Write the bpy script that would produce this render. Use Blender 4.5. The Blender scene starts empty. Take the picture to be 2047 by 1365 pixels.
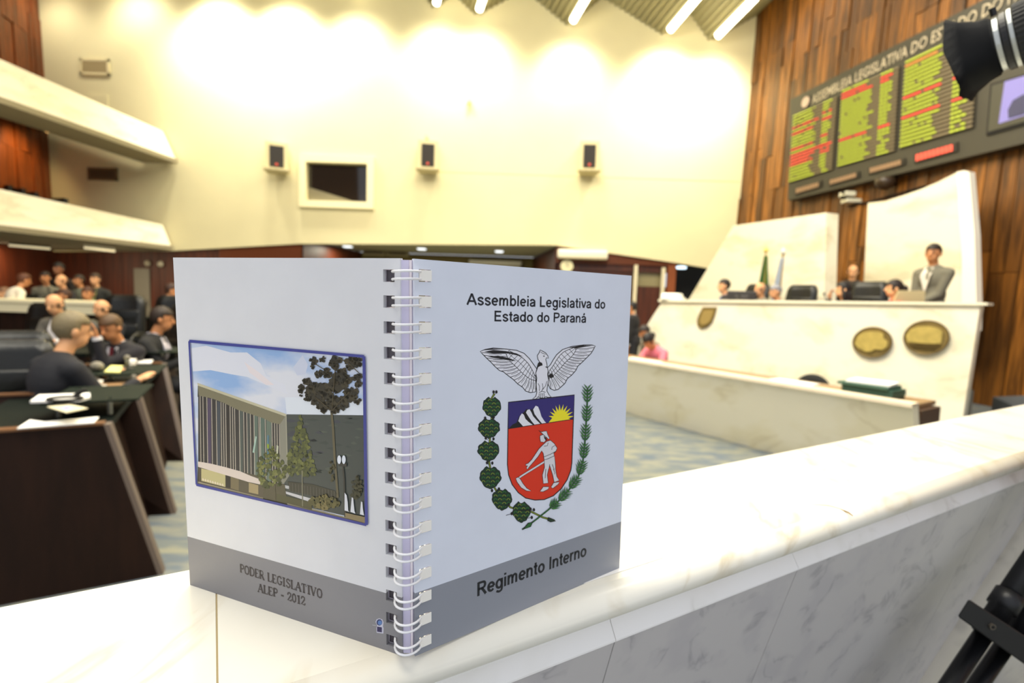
import bpy, bmesh, math, random
from math import sin, cos, pi, radians, sqrt
from mathutils import Vector, Matrix, noise
from mathutils.geometry import tessellate_polygon
random.seed(7)
SC = bpy.context.scene
COL = SC.collection
V = Vector
# ------------------------------------------------------------------ camera
PITCH, ROLL, FPX = .08451621, .0327581, 1037.479
EYE = V((0, 0, 1.5))
_F = V((0, cos(PITCH), -sin(PITCH))); _U0 = V((0, sin(PITCH), cos(PITCH))); _X = V((1, 0, 0))
_R = cos(ROLL)*_X + sin(ROLL)*_U0; _U = -sin(ROLL)*_X + cos(ROLL)*_U0
cam_d = bpy.data.cameras.new('camera'); cam = bpy.data.objects.new('camera', cam_d); COL.objects.link(cam)
cam.matrix_world = Matrix(((_R.x, _U.x, -_F.x, 0), (_R.y, _U.y, -_F.y, 0), (_R.z, _U.z, -_F.z, 1.5), (0, 0, 0, 1)))
cam_d.sensor_width = 36; cam_d.lens = FPX/2047*36; cam_d.clip_start = .02; cam_d.clip_end = 200
cam_d.dof.use_dof = True; cam_d.dof.focus_distance = .285; cam_d.dof.aperture_fstop = 8.0
SC.camera = cam
# ------------------------------------------------------------------ world, exposure
SC.view_settings.view_transform = 'Standard'; SC.view_settings.look = 'None'
SC.view_settings.gamma = 1; SC.view_settings.use_curve_mapping = False
SC.view_settings.exposure = 0.0
w = bpy.data.worlds.new('world'); SC.world = w; w.use_nodes = True
w.node_tree.nodes['Background'].inputs[0].default_value = (.87, .91, 1.0, 1)
w.node_tree.nodes['Background'].inputs[1].default_value = .87
def area_light(name, loc, target, sx, sy, power, color):
    d = bpy.data.lights.new(name, 'AREA'); d.shape = 'RECTANGLE'; d.size = sx; d.size_y = sy
    d.energy = power; d.color = color
    o = bpy.data.objects.new(name, d); COL.objects.link(o); o.location = loc
    o.rotation_euler = (V(target)-V(loc)).to_track_quat('-Z', 'Y').to_euler()
    return o
WARM = (1, .90, .68)
area_light('overhead_fill_light', (-4, 8.5, 8.6), (-4, 7.0, 0), 7, 4, 560, WARM)  # added general fill from above, not actual fittings
area_light('overhead_fill_light', (2.5, 8.5, 8.6), (2.5, 7.0, 0), 6, 4, 560, WARM)
area_light('overhead_fill_light', (-1.5, .8, 9.4), (-1.5, .8, 0), 9, 4, 820, (1, .94, .80))  # added overhead fill that brightens the ledge top
area_light('podium_floodlight', (0, 4.5, 8.2), (4.0, 8.2, 1.0), 4.5, 3.0, 760, (1, .93, .76))
# ------------------------------------------------------------------ pixel -> world helpers (photo frame 2047x1365)
def ray(x, y): return _R*((x-1023.5)/FPX) + _U*((682.5-y)/FPX) + _F
def atz(x, y, z): d = ray(x, y); return EYE + d*((z-1.5)/d.z)
def aty(x, y, Y): d = ray(x, y); return EYE + d*(Y/d.y)
def onpl(x, y, q, n): d = ray(x, y); return EYE + d*((V(q)-EYE).dot(n)/d.dot(n))
# ------------------------------------------------------------------ materials
def lin(c):
    c = c/255.0
    return c/12.92 if c <= .04045 else ((c+.055)/1.055)**2.4
def rgb(r, g, b): return (lin(r), lin(g), lin(b), 1)
MC = {}
def mat(name, col, rough=.6, metal=0, emit=0, vary=0, scale=8, stretch=(1, 1, 1), bump=0, spec=.5, col2=None, objvar=0, detail=4, trans=0):
    if name in MC: return MC[name]
    m = bpy.data.materials.new(name); m.use_nodes = True; nt = m.node_tree; b = nt.nodes['Principled BSDF']
    c = rgb(*col); b.inputs['Base Color'].default_value = c
    b.inputs['Roughness'].default_value = rough; b.inputs['Metallic'].default_value = metal
    b.inputs['Specular IOR Level'].default_value = spec
    if trans: b.inputs['Transmission Weight'].default_value = trans
    if emit:
        b.inputs['Emission Color'].default_value = c; b.inputs['Emission Strength'].default_value = emit
    last = None
    if vary or col2 or bump:
        tc = nt.nodes.new('ShaderNodeTexCoord'); mp = nt.nodes.new('ShaderNodeMapping'); nz = nt.nodes.new('ShaderNodeTexNoise')
        mp.inputs['Scale'].default_value = stretch; nz.inputs['Scale'].default_value = scale; nz.inputs['Detail'].default_value = detail
        nt.links.new(tc.outputs['Object'], mp.inputs['Vector']); nt.links.new(mp.outputs[0], nz.inputs['Vector'])
        if vary or col2:
            rp = nt.nodes.new('ShaderNodeValToRGB')
            k = vary or .5
            c2 = rgb(*col2) if col2 else tuple(x*(1-k) for x in c[:3])+(1,)
            rp.color_ramp.elements[0].position = .35; rp.color_ramp.elements[1].position = .65
            rp.color_ramp.elements[0].color = c2; rp.color_ramp.elements[1].color = c
            nt.links.new(nz.outputs['Fac'], rp.inputs['Fac']); last = rp.outputs['Color']
        if bump:
            bp = nt.nodes.new('ShaderNodeBump'); bp.inputs['Strength'].default_value = bump; bp.inputs['Distance'].default_value = .01
            nt.links.new(nz.outputs['Fac'], bp.inputs['Height']); nt.links.new(bp.outputs[0], b.inputs['Normal'])
    if objvar:
        oi = nt.nodes.new('ShaderNodeObjectInfo'); mr = nt.nodes.new('ShaderNodeMapRange')
        mr.inputs['To Min'].default_value = 1-objvar; mr.inputs['To Max'].default_value = 1+objvar*.6
        nt.links.new(oi.outputs['Random'], mr.inputs['Value'])
        hs = nt.nodes.new('ShaderNodeHueSaturation'); nt.links.new(mr.outputs[0], hs.inputs['Value'])
        if last: nt.links.new(last, hs.inputs['Color'])
        else: hs.inputs['Color'].default_value = c
        last = hs.outputs[0]
    if last: nt.links.new(last, b.inputs['Base Color'])
    MC[name] = m
    return m
def marble(name, base, vein, scale=3, rough=.35, vs=.5, angle=0.6, blotch=None):
    if name in MC: return MC[name]
    m = bpy.data.materials.new(name); m.use_nodes = True; nt = m.node_tree; b = nt.nodes['Principled BSDF']; N = nt.nodes.new; L = nt.links.new
    b.inputs['Roughness'].default_value = rough
    tc = N('ShaderNodeTexCoord'); mp = N('ShaderNodeMapping'); mp.inputs['Rotation'].default_value = (.3, .2, angle); mp.inputs['Scale'].default_value = (scale, scale*.35, scale)
    L(tc.outputs['Object'], mp.inputs[0])
    n1 = N('ShaderNodeTexNoise'); n1.inputs['Scale'].default_value = 1.5; n1.inputs['Detail'].default_value = 6; n1.inputs['Distortion'].default_value = .8; L(mp.outputs[0], n1.inputs['Vector'])
    # thin veins where noise crosses its mid value
    s = N('ShaderNodeMath'); s.operation = 'SUBTRACT'; s.inputs[1].default_value = .5; L(n1.outputs['Fac'], s.inputs[0])
    a = N('ShaderNodeMath'); a.operation = 'ABSOLUTE'; L(s.outputs[0], a.inputs[0])
    r = N('ShaderNodeMapRange'); r.inputs['From Min'].default_value = 0; r.inputs['From Max'].default_value = .035; r.inputs['To Min'].default_value = vs; r.inputs['To Max'].default_value = 0; L(a.outputs[0], r.inputs['Value'])
    n2 = N('ShaderNodeTexNoise'); n2.inputs['Scale'].default_value = 2.2; n2.inputs['Detail'].default_value = 3; L(mp.outputs[0], n2.inputs['Vector'])
    g = N('ShaderNodeMapRange'); g.inputs['From Min'].default_value = .48; g.inputs['From Max'].default_value = .62; L(n2.outputs['Fac'], g.inputs['Value'])
    mu = N('ShaderNodeMath'); mu.operation = 'MULTIPLY'; L(r.outputs[0], mu.inputs[0]); L(g.outputs[0], mu.inputs[1])
    mx0 = N('ShaderNodeMix'); mx0.data_type = 'RGBA'; mx0.inputs[6].default_value = rgb(*base); mx0.inputs[7].default_value = rgb(*(blotch or [int(x*.9) for x in base]))
    L(g.outputs[0], mx0.inputs[0])
    mx = N('ShaderNodeMix'); mx.data_type = 'RGBA'; mx.inputs[7].default_value = rgb(*vein); L(mx0.outputs[2], mx.inputs[6]); L(mu.outputs[0], mx.inputs[0])
    L(mx.outputs[2], b.inputs['Base Color'])
    MC[name] = m; return m
# ------------------------------------------------------------------ object helpers
def tag(o, label=None, cat=None, group=None, kind=None):
    if label: o['label'] = label
    if cat: o['category'] = cat
    if group: o['group'] = group
    if kind: o['kind'] = kind
    return o
def thing(name, label, cat, loc=(0, 0, 0), rz=0, group=None):
    o = bpy.data.objects.new(name, None); COL.objects.link(o); o.empty_display_size = .1
    o.location = loc; o.rotation_euler = (0, 0, rz)
    return tag(o, label, cat, group)
def setting(name):
    o = bpy.data.objects.new(name, None); COL.objects.link(o); return tag(o, kind='structure')
def mesh_obj(name, bm, m, parent=None, smooth=False, world=False):
    me = bpy.data.meshes.new(name); bm.normal_update(); bm.to_mesh(me); bm.free()
    for x in (m if isinstance(m, (list, tuple)) else [m]): me.materials.append(x)
    if smooth:
        for p in me.polygons: p.use_smooth = True
    o = bpy.data.objects.new(name, me); COL.objects.link(o)
    if parent is not None:
        o.parent = parent
        if world: o.matrix_parent_inverse = parent_world(parent).inverted()
    return o
def parent_world(p):
    m = Matrix.LocRotScale(p.location, p.rotation_euler, p.scale)
    if p.parent: return parent_world(p.parent) @ p.matrix_parent_inverse @ m
    return m
def copy_tree(o, parent=None):
    c = o.copy(); COL.objects.link(c); c.parent = parent
    if parent is not None: c.matrix_parent_inverse = o.matrix_parent_inverse.copy()
    for ch in list(o.children): copy_tree(ch, c)
    return c
def BM(): return bmesh.new()
def box(bm, c, s, M=None, bevel=0):
    r = bmesh.ops.create_cube(bm, size=1)
    vs = r['verts']
    for v in vs: v.co = V((v.co.x*s[0]+c[0], v.co.y*s[1]+c[1], v.co.z*s[2]+c[2]))
    if bevel:
        es = list({e for v in vs for e in v.link_edges})
        rr = bmesh.ops.bevel(bm, geom=es, offset=bevel, segments=2, affect='EDGES', profile=.6)
        vs = list({v for f in rr['faces'] for v in f.verts} | {v for v in vs if v.is_valid})
    if M is not None:
        for v in vs: v.co = M @ v.co
    return vs
def hexa(bm, p):   # 8 points: 4 of one side, 4 of the other
    v = [bm.verts.new(x) for x in p]
    for f in ((3, 2, 1, 0), (4, 5, 6, 7), (0, 1, 5, 4), (1, 2, 6, 5), (2, 3, 7, 6), (3, 0, 4, 7)):
        bm.faces.new([v[i] for i in f])
def slab(bm, pts, off):   # polygon pts extruded by vector off
    off = V(off); n = len(pts)
    a = [bm.verts.new(V(p)) for p in pts]; b = [bm.verts.new(V(p)+off) for p in pts]
    bm.faces.new(a); bm.faces.new(b[::-1])
    for i in range(n): bm.faces.new((a[i], b[i], b[(i+1) % n], a[(i+1) % n]))
    bmesh.ops.recalc_face_normals(bm, faces=bm.faces[:])
def quad(bm, a, b, c, d):
    return bm.faces.new([bm.verts.new(V(p)) for p in (a, b, c, d)])
def frame_of(d):
    d = V(d).normalized(); u = d.orthogonal().normalized(); return d, u, d.cross(u)
def tube(bm, pts, r, seg=10, cap=True, closed=False, flat=1.0):
    pts = [V(p) for p in pts]; n = len(pts)
    rs = r if isinstance(r, (list, tuple)) else [r]*n
    rings = []; prev = None
    for i in range(n):
        t = (pts[(i+1) % n]-pts[i-1]) if closed else (pts[min(i+1, n-1)]-pts[max(i-1, 0)])
        t.normalize()
        u = t.orthogonal().normalized() if prev is None else (prev-t*prev.dot(t)).normalized()
        prev = u; w_ = t.cross(u)
        rings.append([bm.verts.new(pts[i]+(u*cos(2*pi*k/seg)+w_*sin(2*pi*k/seg)*flat)*rs[i]) for k in range(seg)])
    for i in range(n if closed else n-1):
        A, B = rings[i], rings[(i+1) % n]
        for k in range(seg): bm.faces.new((A[k], A[(k+1) % seg], B[(k+1) % seg], B[k]))
    if cap and not closed: bm.faces.new(rings[0][::-1]); bm.faces.new(rings[-1])
def lathe(bm, prof, c=(0, 0, 0), seg=24, M=None):   # prof (r,z)
    rings = []
    for r, z in prof:
        rings.append([bm.verts.new(V((c[0]+r*cos(2*pi*k/seg), c[1]+r*sin(2*pi*k/seg), c[2]+z))) for k in range(seg)])
    for A, B in zip(rings, rings[1:]):
        for k in range(seg): bm.faces.new((A[k], A[(k+1) % seg], B[(k+1) % seg], B[k]))
    bm.faces.new(rings[0][::-1]); bm.faces.new(rings[-1])
    if M is not None:
        for R_ in rings:
            for v in R_: v.co = M @ v.co
def ell(bm, c, r, seg=14, rings=10, M=None):
    rr = bmesh.ops.create_uvsphere(bm, u_segments=seg, v_segments=rings, radius=1)
    T = Matrix.Translation(V(c)) @ (M.to_4x4() if M is not None else Matrix()) @ Matrix.Diagonal((r[0], r[1], r[2], 1))
    for v in rr['verts']: v.co = T @ v.co
    return rr['verts']
def rect_slab(bm, P, Q, half_t_vec, z0, z1):  # vertical wall piece from P to Q (xy)
    a = V((P[0], P[1], 0)); b = V((Q[0], Q[1], 0)); t = V(half_t_vec)
    hexa(bm, [a+V((0, 0, z0)), b+V((0, 0, z0)), b+V((0, 0, z1)), a+V((0, 0, z1)),
              a+t+V((0, 0, z0)), b+t+V((0, 0, z0)), b+t+V((0, 0, z1)), a+t+V((0, 0, z1))])
    bmesh.ops.recalc_face_normals(bm, faces=bm.faces[:])
# ================================================================== SETTING
M_cream = mat('cream_wall', (230, 219, 172), .8, vary=.05, scale=.8, bump=.15)
M_wood = mat('wall_plank_wood', (150, 94, 32), .45, vary=.7, scale=3, stretch=(6, 6, .4), objvar=.55, detail=6)
M_wood_l = mat('left_plank_wood', (140, 70, 26), .4, vary=.5, scale=3, stretch=(6, 6, .5), objvar=.3, detail=6)
M_wood_d = mat('red_wood_panel', (88, 36, 12), .5, vary=.5, scale=2, stretch=(9, 9, .4), objvar=.18)
M_marble = marble('cream_marble', (250, 243, 220), (212, 198, 165), 1.2, .3, .45, blotch=(244, 235, 204))
M_ledge = marble('ledge_marble', (244, 240, 226), (190, 168, 122), 7, .22, .45, .9, blotch=(240, 234, 216))
M_slabm = marble('grey_veined_marble', (204, 200, 198), (140, 138, 142), 11, .3, .5, 1.2, blotch=(196, 192, 192))
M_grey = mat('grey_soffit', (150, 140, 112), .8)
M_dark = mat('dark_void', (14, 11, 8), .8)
# --- carpet: woven blocks of blue, grey and olive
def carpet():
    m = bpy.data.materials.new('blue_grey_carpet'); m.use_nodes = True; nt = m.node_tree; b = nt.nodes['Principled BSDF']; N = nt.nodes.new; L = nt.links.new
    b.inputs['Roughness'].default_value = .95
    tc = N('ShaderNodeTexCoord'); mp = N('ShaderNodeMapping'); mp.inputs['Rotation'].default_value = (0, 0, .5); mp.inputs['Scale'].default_value = (1.2, 3.2, 1); L(tc.outputs['Object'], mp.inputs[0])
    n = N('ShaderNodeTexNoise'); n.inputs['Scale'].default_value = 3; n.inputs['Detail'].default_value = 2; L(mp.outputs[0], n.inputs['Vector'])
    ck = N('ShaderNodeTexBrick'); ck.inputs['Scale'].default_value = 1.6; ck.inputs['Mortar Size'].default_value = 0
    ck.inputs['Color1'].default_value = rgb(96, 108, 122); ck.inputs['Color2'].default_value = rgb(128, 132, 122); L(tc.outputs['Object'], ck.inputs['Vector'])
    rp = N('ShaderNodeValToRGB'); rp.color_ramp.elements[0].position = .4; rp.color_ramp.elements[1].position = .6
    rp.color_ramp.elements[0].color = rgb(92, 102, 112); rp.color_ramp.elements[1].color = rgb(142, 140, 120); L(n.outputs['Fac'], rp.inputs[0])
    mx = N('ShaderNodeMix'); mx.data_type = 'RGBA'; mx.inputs[0].default_value = .6; L(ck.outputs['Color'], mx.inputs[6]); L(rp.outputs[0], mx.inputs[7])
    L(mx.outputs[2], b.inputs['Base Color'])
    bn = N('ShaderNodeTexNoise'); bn.inputs['Scale'].default_value = 220; bp = N('ShaderNodeBump'); bp.inputs['Strength'].default_value = .4; bp.inputs['Distance'].default_value = .004
    L(tc.outputs['Object'], bn.inputs['Vector']); L(bn.outputs['Fac'], bp.inputs['Height']); L(bp.outputs[0], b.inputs['Normal'])
    return m
bm = BM(); quad(bm, (-17, -2.5, 0), (11, -2.5, 0), (11, 20, 0), (-17, 20, 0))
tag(mesh_obj('floor', bm, carpet()), kind='structure')

YW = 15.0
def W(x, y, Y=YW): return aty(x, y, Y)
# --- cream end wall; the opening for the booth window is real
wf = setting('wall_front')
bot = [W(-330, 506), W(345, 501), W(600, 487), W(1110, 490), W(1350, 525), W(1476, 546)]
Rt = W(1476, 546); Rt2 = W(1519, -60); topz = 12.0
win = [W(614, 327), W(736, 327), W(736, 403), W(614, 403)]
wx0, wx1 = win[0].x, win[1].x; wz1, wz0 = (win[0].z+win[1].z)/2, (win[2].z+win[3].z)/2
wc = (wx0+wx1)/2
# polygon split in left and right halves around the opening
bm = BM()
def poly(pts):
    slab(bm, [(p[0], YW, p[1]) for p in pts], (0, .12, 0))
bp_ = [(p.x, p.z) for p in bot]
def zbot(x):
    for (x0, z0), (x1, z1) in zip(bp_, bp_[1:]):
        if x0 <= x <= x1: return z0+(z1-z0)*(x-x0)/(x1-x0)
poly([bp_[0], bp_[1], bp_[2], (wx0, zbot(wx0)), (wx0, topz), (bp_[0][0], topz)])
poly([(wx0, zbot(wx0)), (wx1, zbot(wx1)), (wx1, wz0), (wx0, wz0)])
poly([(wx0, wz1), (wx1, wz1), (wx1, topz), (wx0, topz)])
poly([(wx1, zbot(wx1)), bp_[3], bp_[4], bp_[5], (Rt2.x, Rt2.z), (Rt2.x+.05, topz), (wx1, topz)])
o = mesh_obj('wall_panel', bm, M_cream, wf)
# faint horizontal joint and vents on that wall
bm = BM(); a = W(858, 342); b = W(1478, 352); box(bm, ((a.x+b.x)/2, YW-.003, a.z), (b.x-a.x, .006, .02)); mesh_obj('joint_strip', bm, mat('cream_trim', (235, 222, 165), .7), wf)
def plate(name, px0, py0, px1, py1, m, parent, label=None, cat=None, depth=.06, Y=YW, frame=None, fm=None):
    p = W(px0, py0, Y-depth); q = W(px1, py1, Y-depth)
    bm = BM(); box(bm, ((p.x+q.x)/2, Y-depth/2, (p.z+q.z)/2), (abs(q.x-p.x), depth, abs(p.z-q.z)), bevel=.01)
    o = mesh_obj(name, bm, m, parent)
    if label: tag(o, label, cat)
    return o
def vent(px0, py0, px1, py1, m, fm, label):
    p = W(px0, py0, YW-.05); q = W(px1, py1, YW-.05)
    t = thing('wall_vent', label, 'vent', ((p.x+q.x)/2, YW, (p.z+q.z)/2))
    wd, h = q.x-p.x, p.z-q.z
    bm = BM()
    for s in (-1, 1):
        box(bm, (s*(wd/2-.03), -.025, 0), (.06, .05, h)); box(bm, (0, -.025, s*(h/2-.03)), (wd, .05, .06))
    mesh_obj('frame', bm, fm, t)
    bm = BM(); box(bm, (0, -.008, 0), (wd-.1, .016, h-.1)); mesh_obj('backing', bm, m, t)
    bm = BM()
    for i in range(8):
        box(bm, (0, -.03, -h/2+.06+(h-.12)*(i+.5)/8), (wd-.12, .02, .02))
    mesh_obj('louvre', bm, m, t)['kind'] = 'stuff'
vent(158, 116, 218, 150, mat('vent_beige', (196, 178, 132), .6), mat('vent_frame', (226, 212, 165), .6), 'pale beige grille high on the cream wall above the upper balcony')
vent(174, 334, 234, 361, mat('vent_brown', (92, 74, 50), .6), mat('vent_brown_frame', (120, 100, 68), .6), 'dark brown grille on the cream wall between the two balconies')
t = plate('access_panel', 168, 188, 216, 222, M_cream, None, 'flush cream access panel on the wall just above the upper balcony', 'panel', .03)
# --- window to the projection booth
wn = setting('window_1')
M_fr = mat('window_frame_cream', (250, 238, 190), .55)
bm = BM(); e = .19
for (x0, x1, z0, z1) in ((wx0-e, wx1+e, wz1, wz1+e), (wx0-e, wx1+e, wz0-e, wz0), (wx0-e, wx0, wz0, wz1), (wx1, wx1+e, wz0, wz1)):
    box(bm, ((x0+x1)/2, YW-.06, (z0+z1)/2), (x1-x0, .12, z1-z0))
mesh_obj('window_frame', bm, M_fr, wn)
bm = BM(); box(bm, (wc, YW+.1, (wz0+wz1)/2), (wx1-wx0, .01, wz1-wz0))
g = mat('dark_booth_glass', (34, 28, 20), .04, spec=.8)
mesh_obj('pane', bm, g, wn)
bm = BM(); slab(bm, [W(616, 374, YW+.08), W(616, 402, YW+.08), W(706, 402, YW+.08)], (0, -.015, 0)); mesh_obj('pane_reflection', bm, mat('booth_reflection', (128, 120, 92), .6), wn)  # pale triangle paints the balcony's reflection in the pane
# --- ceiling: folded metal deck running down to the end wall
axis = -(ray(679, 837)).normalized()            # towards the camera and up
prof = [(-700, -60), (-420, -150), (-240, -50), (-60, -150), (110, -45), (260, -150), (400, -30), (480, -130), (565, -18), (640, -110), (705, -4), (790, -100), (868, 16), (905, -15), (952, 28), (1048, -22), (1135, 50), (1203, -8), (1325, 68), (1378, 22), (1418, 80), (1530, 18)]
cl = setting('ceiling')
M_deck = mat('corrugated_deck', (160, 152, 112), .55)
P = [W(x, y) for x, y in prof]; LEN = 15.0
for i in range(len(P)-1):
    a, b = P[i], P[i+1]
    n = max(6, int((b-a).length/.16)); n = min(n, 26); bm = BM(); prev = None
    d = (b-a)/n; nrm = d.cross(axis).normalized()
    if nrm.z > 0: nrm = -nrm
    pr = []
    for k in range(n):
        o0 = a+d*k
        pr += [o0, o0+d*.5, o0+d*.5+nrm*.05, o0+d+nrm*.05] if k % 1 == 0 else []
    r0 = [bm.verts.new(p) for p in pr]; r1 = [bm.verts.new(p+axis*LEN) for p in pr]
    for k in range(len(pr)-1): bm.faces.new((r0[k], r0[k+1], r1[k+1], r1[k]))
    o = mesh_obj('deck_panel', bm, M_deck, cl)
# --- right side wall of planks
WN = V((-.9735, -.2264, .03)).normalized()       # towards the hall
q0 = W(1475, 440)
def onright(x, y, off=0): return onpl(x, y, q0+WN*off, WN)
rd = V((.2264, -.9735, 0)); ru = rd.cross(WN); ru = ru if ru.z > 0 else -ru
ORG = onright(1475, 440); ORG = ORG+ru*((0-ORG.z)/ru.z)
def RW(s, z, off=0): return ORG+rd*s+ru*z+WN*off
wr = setting('wall_right')
bm = BM(); hexa(bm, [RW(-.3, -.1, -.05), RW(17, -.1, -.05), RW(17, 12, -.05), RW(-.3, 12, -.05), RW(-.3, -.1, -.25), RW(17, -.1, -.25), RW(17, 12, -.25), RW(-.3, 12, -.25)])
mesh_obj('wall_backing', bm, M_wood_d, wr)
me_cache = {}
def plank(parent, fn, s, wd, z0, z1, th, m):
    key = (round(wd, 3), round(z1-z0, 2), round(th, 3), m.name, fn.__name__)
    bm = BM()
    hexa(bm, [fn(s, z0, th), fn(s+wd, z0, th), fn(s+wd, z1, th), fn(s, z1, th), fn(s, z0, -.04), fn(s+wd, z0, -.04), fn(s+wd, z1, -.04), fn(s, z1, -.04)])
    mesh_obj('plank', bm, m, parent)
s = -.25; random.seed(3); cnt = 0
while s < 8.6 and cnt < 290:
    wd = random.choice((.13, .16, .19, .22)) if s < 6 else .22
    zs = [0, 2.5+random.choice((-.35, 0, .3)), 5.1+random.choice((-.6, -.2, .3, .6)), 7.6+random.choice((-.5, 0, .5)), 11.5]
    for z0, z1 in zip(zs, zs[1:]):
        plank(wr, RW, s, wd-.012, z0+.006, z1-.006, random.choice((.0, .012, .03)), M_wood); cnt += 1
    s += wd
bm = BM(); hexa(bm, [RW(s, 0, 0), RW(17, 0, 0), RW(17, 11.5, 0), RW(s, 11.5, 0), RW(s, 0, -.04), RW(17, 0, -.04), RW(17, 11.5, -.04), RW(s, 11.5, -.04)])
mesh_obj('rear_boarding', bm, M_wood, wr)
# --- left side wall of planks (seen above and between the balconies)
lc_t, lc_b = W(76, 0), W(104, 400)
ld = V((.2264, -.9735, 0))
lu = (lc_t-lc_b); lu = lu/lu.z
LO = lc_b+lu*(-lc_b.z)
LN = V((.9735, .2264, 0))
def LW(s, z, off=0): return LO+ld*s+lu*z+LN*off
wl = setting('wall_left')
bm = BM(); hexa(bm, [LW(-.3, -.1, -.05), LW(17, -.1, -.05), LW(17, 12, -.05), LW(-.3, 12, -.05), LW(-.3, -.1, -.25), LW(17, -.1, -.25), LW(17, 12, -.25), LW(-.3, 12, -.25)])
mesh_obj('wall_backing', bm, M_wood_d, wl)
s = -.1
while s < 5.2:
    wd = random.choice((.16, .2, .24))
    zs = [3.0, 4.9, 6.6+random.choice((-.3, .3)), 8.4+random.choice((-.3, .3)), 11.3]
    for z0, z1 in zip(zs, zs[1:]): plank(wl, LW, s, wd-.012, z0, z1-.01, random.choice((0, .015, .03)), M_wood_l)
    s += wd
# --- balconies: marble parapet, soffit, floor
def balcony(name, far_top, far_bot, near_top, near_bot, prof, vec_extra, label):
    t = setting(name)
    A = W(*far_bot, 14.93); T = W(*far_top, 14.93)
    Bn = atz(near_bot[0], near_bot[1], A.z); d = (Bn-A)
    Tn = onpl(near_top[0], near_top[1], T, (T-A).cross(d).normalized())
    k = 1.75
    A2 = A+d*k; T2 = T+(Tn-T)*k
    inn = V((-.16, -.02, 0))
    bm = BM(); hexa(bm, [A, A2, T2, T, A+inn, A2+inn, T2+inn, T+inn]); bmesh.ops.recalc_face_normals(bm, faces=bm.faces[:])
    mesh_obj('parapet', bm, M_marble, t)
    pts = [A]+[W(x, y, 14.93) for x, y in prof]
    bm = BM()
    for p, q in zip(pts, pts[1:]):
        hexa(bm, [p, q, q+d*k, p+d*k, p+V((0, 0, .12)), q+V((0, 0, .12)), q+d*k+V((0, 0, .12)), p+d*k+V((0, 0, .12))])
    bmesh.ops.recalc_face_normals(bm, faces=bm.faces[:])
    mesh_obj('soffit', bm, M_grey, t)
    return A, d, pts
# trim names are the setting's own numbering
A, d, pts = balcony('trim_1', (325, 262), (355, 327), (0, 118), (0, 205), [(285, 325), (60, 250), (-60, 215)], 0, 'upper')
A2, d2, pts2 = balcony('trim_2', (325, 449), (345, 500), (0, 378), (0, 461), [(285, 503), (90, 500), (-330, 500)], 0, 'lower')
# chairs backs peeking over the lower parapet
M_blk = mat('black_leather', (19, 19, 15), .38, bump=.2, scale=30)
for i, (px, py) in enumerate(((8, 372), (34, 378), (60, 386), (118, 398))):
    p = W(px, py, 13.2)
    bm = BM(); box(bm, (0, 0, -.25), (.5, .12, .55), bevel=.05); box(bm, (0, -.25, -.5), (.5, .5, .1), bevel=.03); box(bm, (0, -.2, -.8), (.1, .3, .55))
    o = mesh_obj('balcony_seat', bm, M_blk); o.location = p; o.rotation_euler = (0, 0, -.25)
    tag(o, ['black seat behind the lower balcony parapet, at the left picture edge', 'black seat behind the lower balcony parapet, second from the left edge', 'black seat behind the lower balcony parapet, nearest the corner of the wood wall', 'low black seat against the cream wall behind the lower balcony'][i], 'seat', 'seats on the lower balcony')
# --- lower storey under the cream wall: red wood, side doors, recess
wlo = setting('wall_back_lower')
YL = 15.14
def lower(px0, px1, ztop, m=M_wood_d, nm='wall_panel', z0=0):
    a = W(px0, 560, YL); b = W(px1, 560, YL)
    bm = BM(); box(bm, ((a.x+b.x)/2, YL+.05, (z0+ztop)/2), (b.x-a.x, .1, ztop-z0)); return mesh_obj(nm, bm, m, wlo)
n = 26; xs = [-330+(606+330)*i/n for i in range(n+1)]
for i in range(n):
    lower(xs[i]+.4, xs[i+1]-.4, 3.4)
# slatted fascia strips above (fine battens)
def battens(px0, px1, z0, z1, cnt):
    bm = BM()
    a = W(px0, 500, YL).x; b = W(px1, 500, YL).x
    for i in range(cnt):
        x = a+(b-a)*(i+.5)/cnt; box(bm, (x, YL-.03, (z0+z1)/2), ((b-a)/cnt*.55, .05, z1-z0))
    o = mesh_obj('batten', bm, mat('batten_wood', (122, 62, 28), .5), wlo); o['kind'] = 'stuff'
battens(440, 604, 2.3, 3.4, 44); battens(1112, 1345, 2.55, 3.4, 60)
# recess
ra, rb = W(606, 500, YL).x, W(1110, 500, YL).x; YR = 19.2; zc = W(860, 487, YW).z+.02
tr = setting('trim_3')
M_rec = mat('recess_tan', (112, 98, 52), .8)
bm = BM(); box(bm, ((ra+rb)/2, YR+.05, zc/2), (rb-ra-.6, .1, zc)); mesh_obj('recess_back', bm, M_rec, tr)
bm = BM(); box(bm, ((ra+rb)/2, (YL+YR)/2+.1, zc+.08), (rb-ra+2, YR-YL+.2, .1)); mesh_obj('recess_soffit', bm, mat('recess_soffit', (176, 168, 130), .8), tr)
for s_, x in ((1, ra), (-1, rb)):
    bm = BM(); hexa(bm, [V((x, YL, 0)), V((x+s_*.5, YR, 0)), V((x+s_*.5, YR, zc)), V((x, YL, zc)), V((x-s_*.1, YL, 0)), V((x+s_*.4, YR, 0)), V((x+s_*.4, YR, zc)), V((x-s_*.1, YL, zc))])
    mesh_obj('recess_side', bm, M_wood_d, tr)
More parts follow.
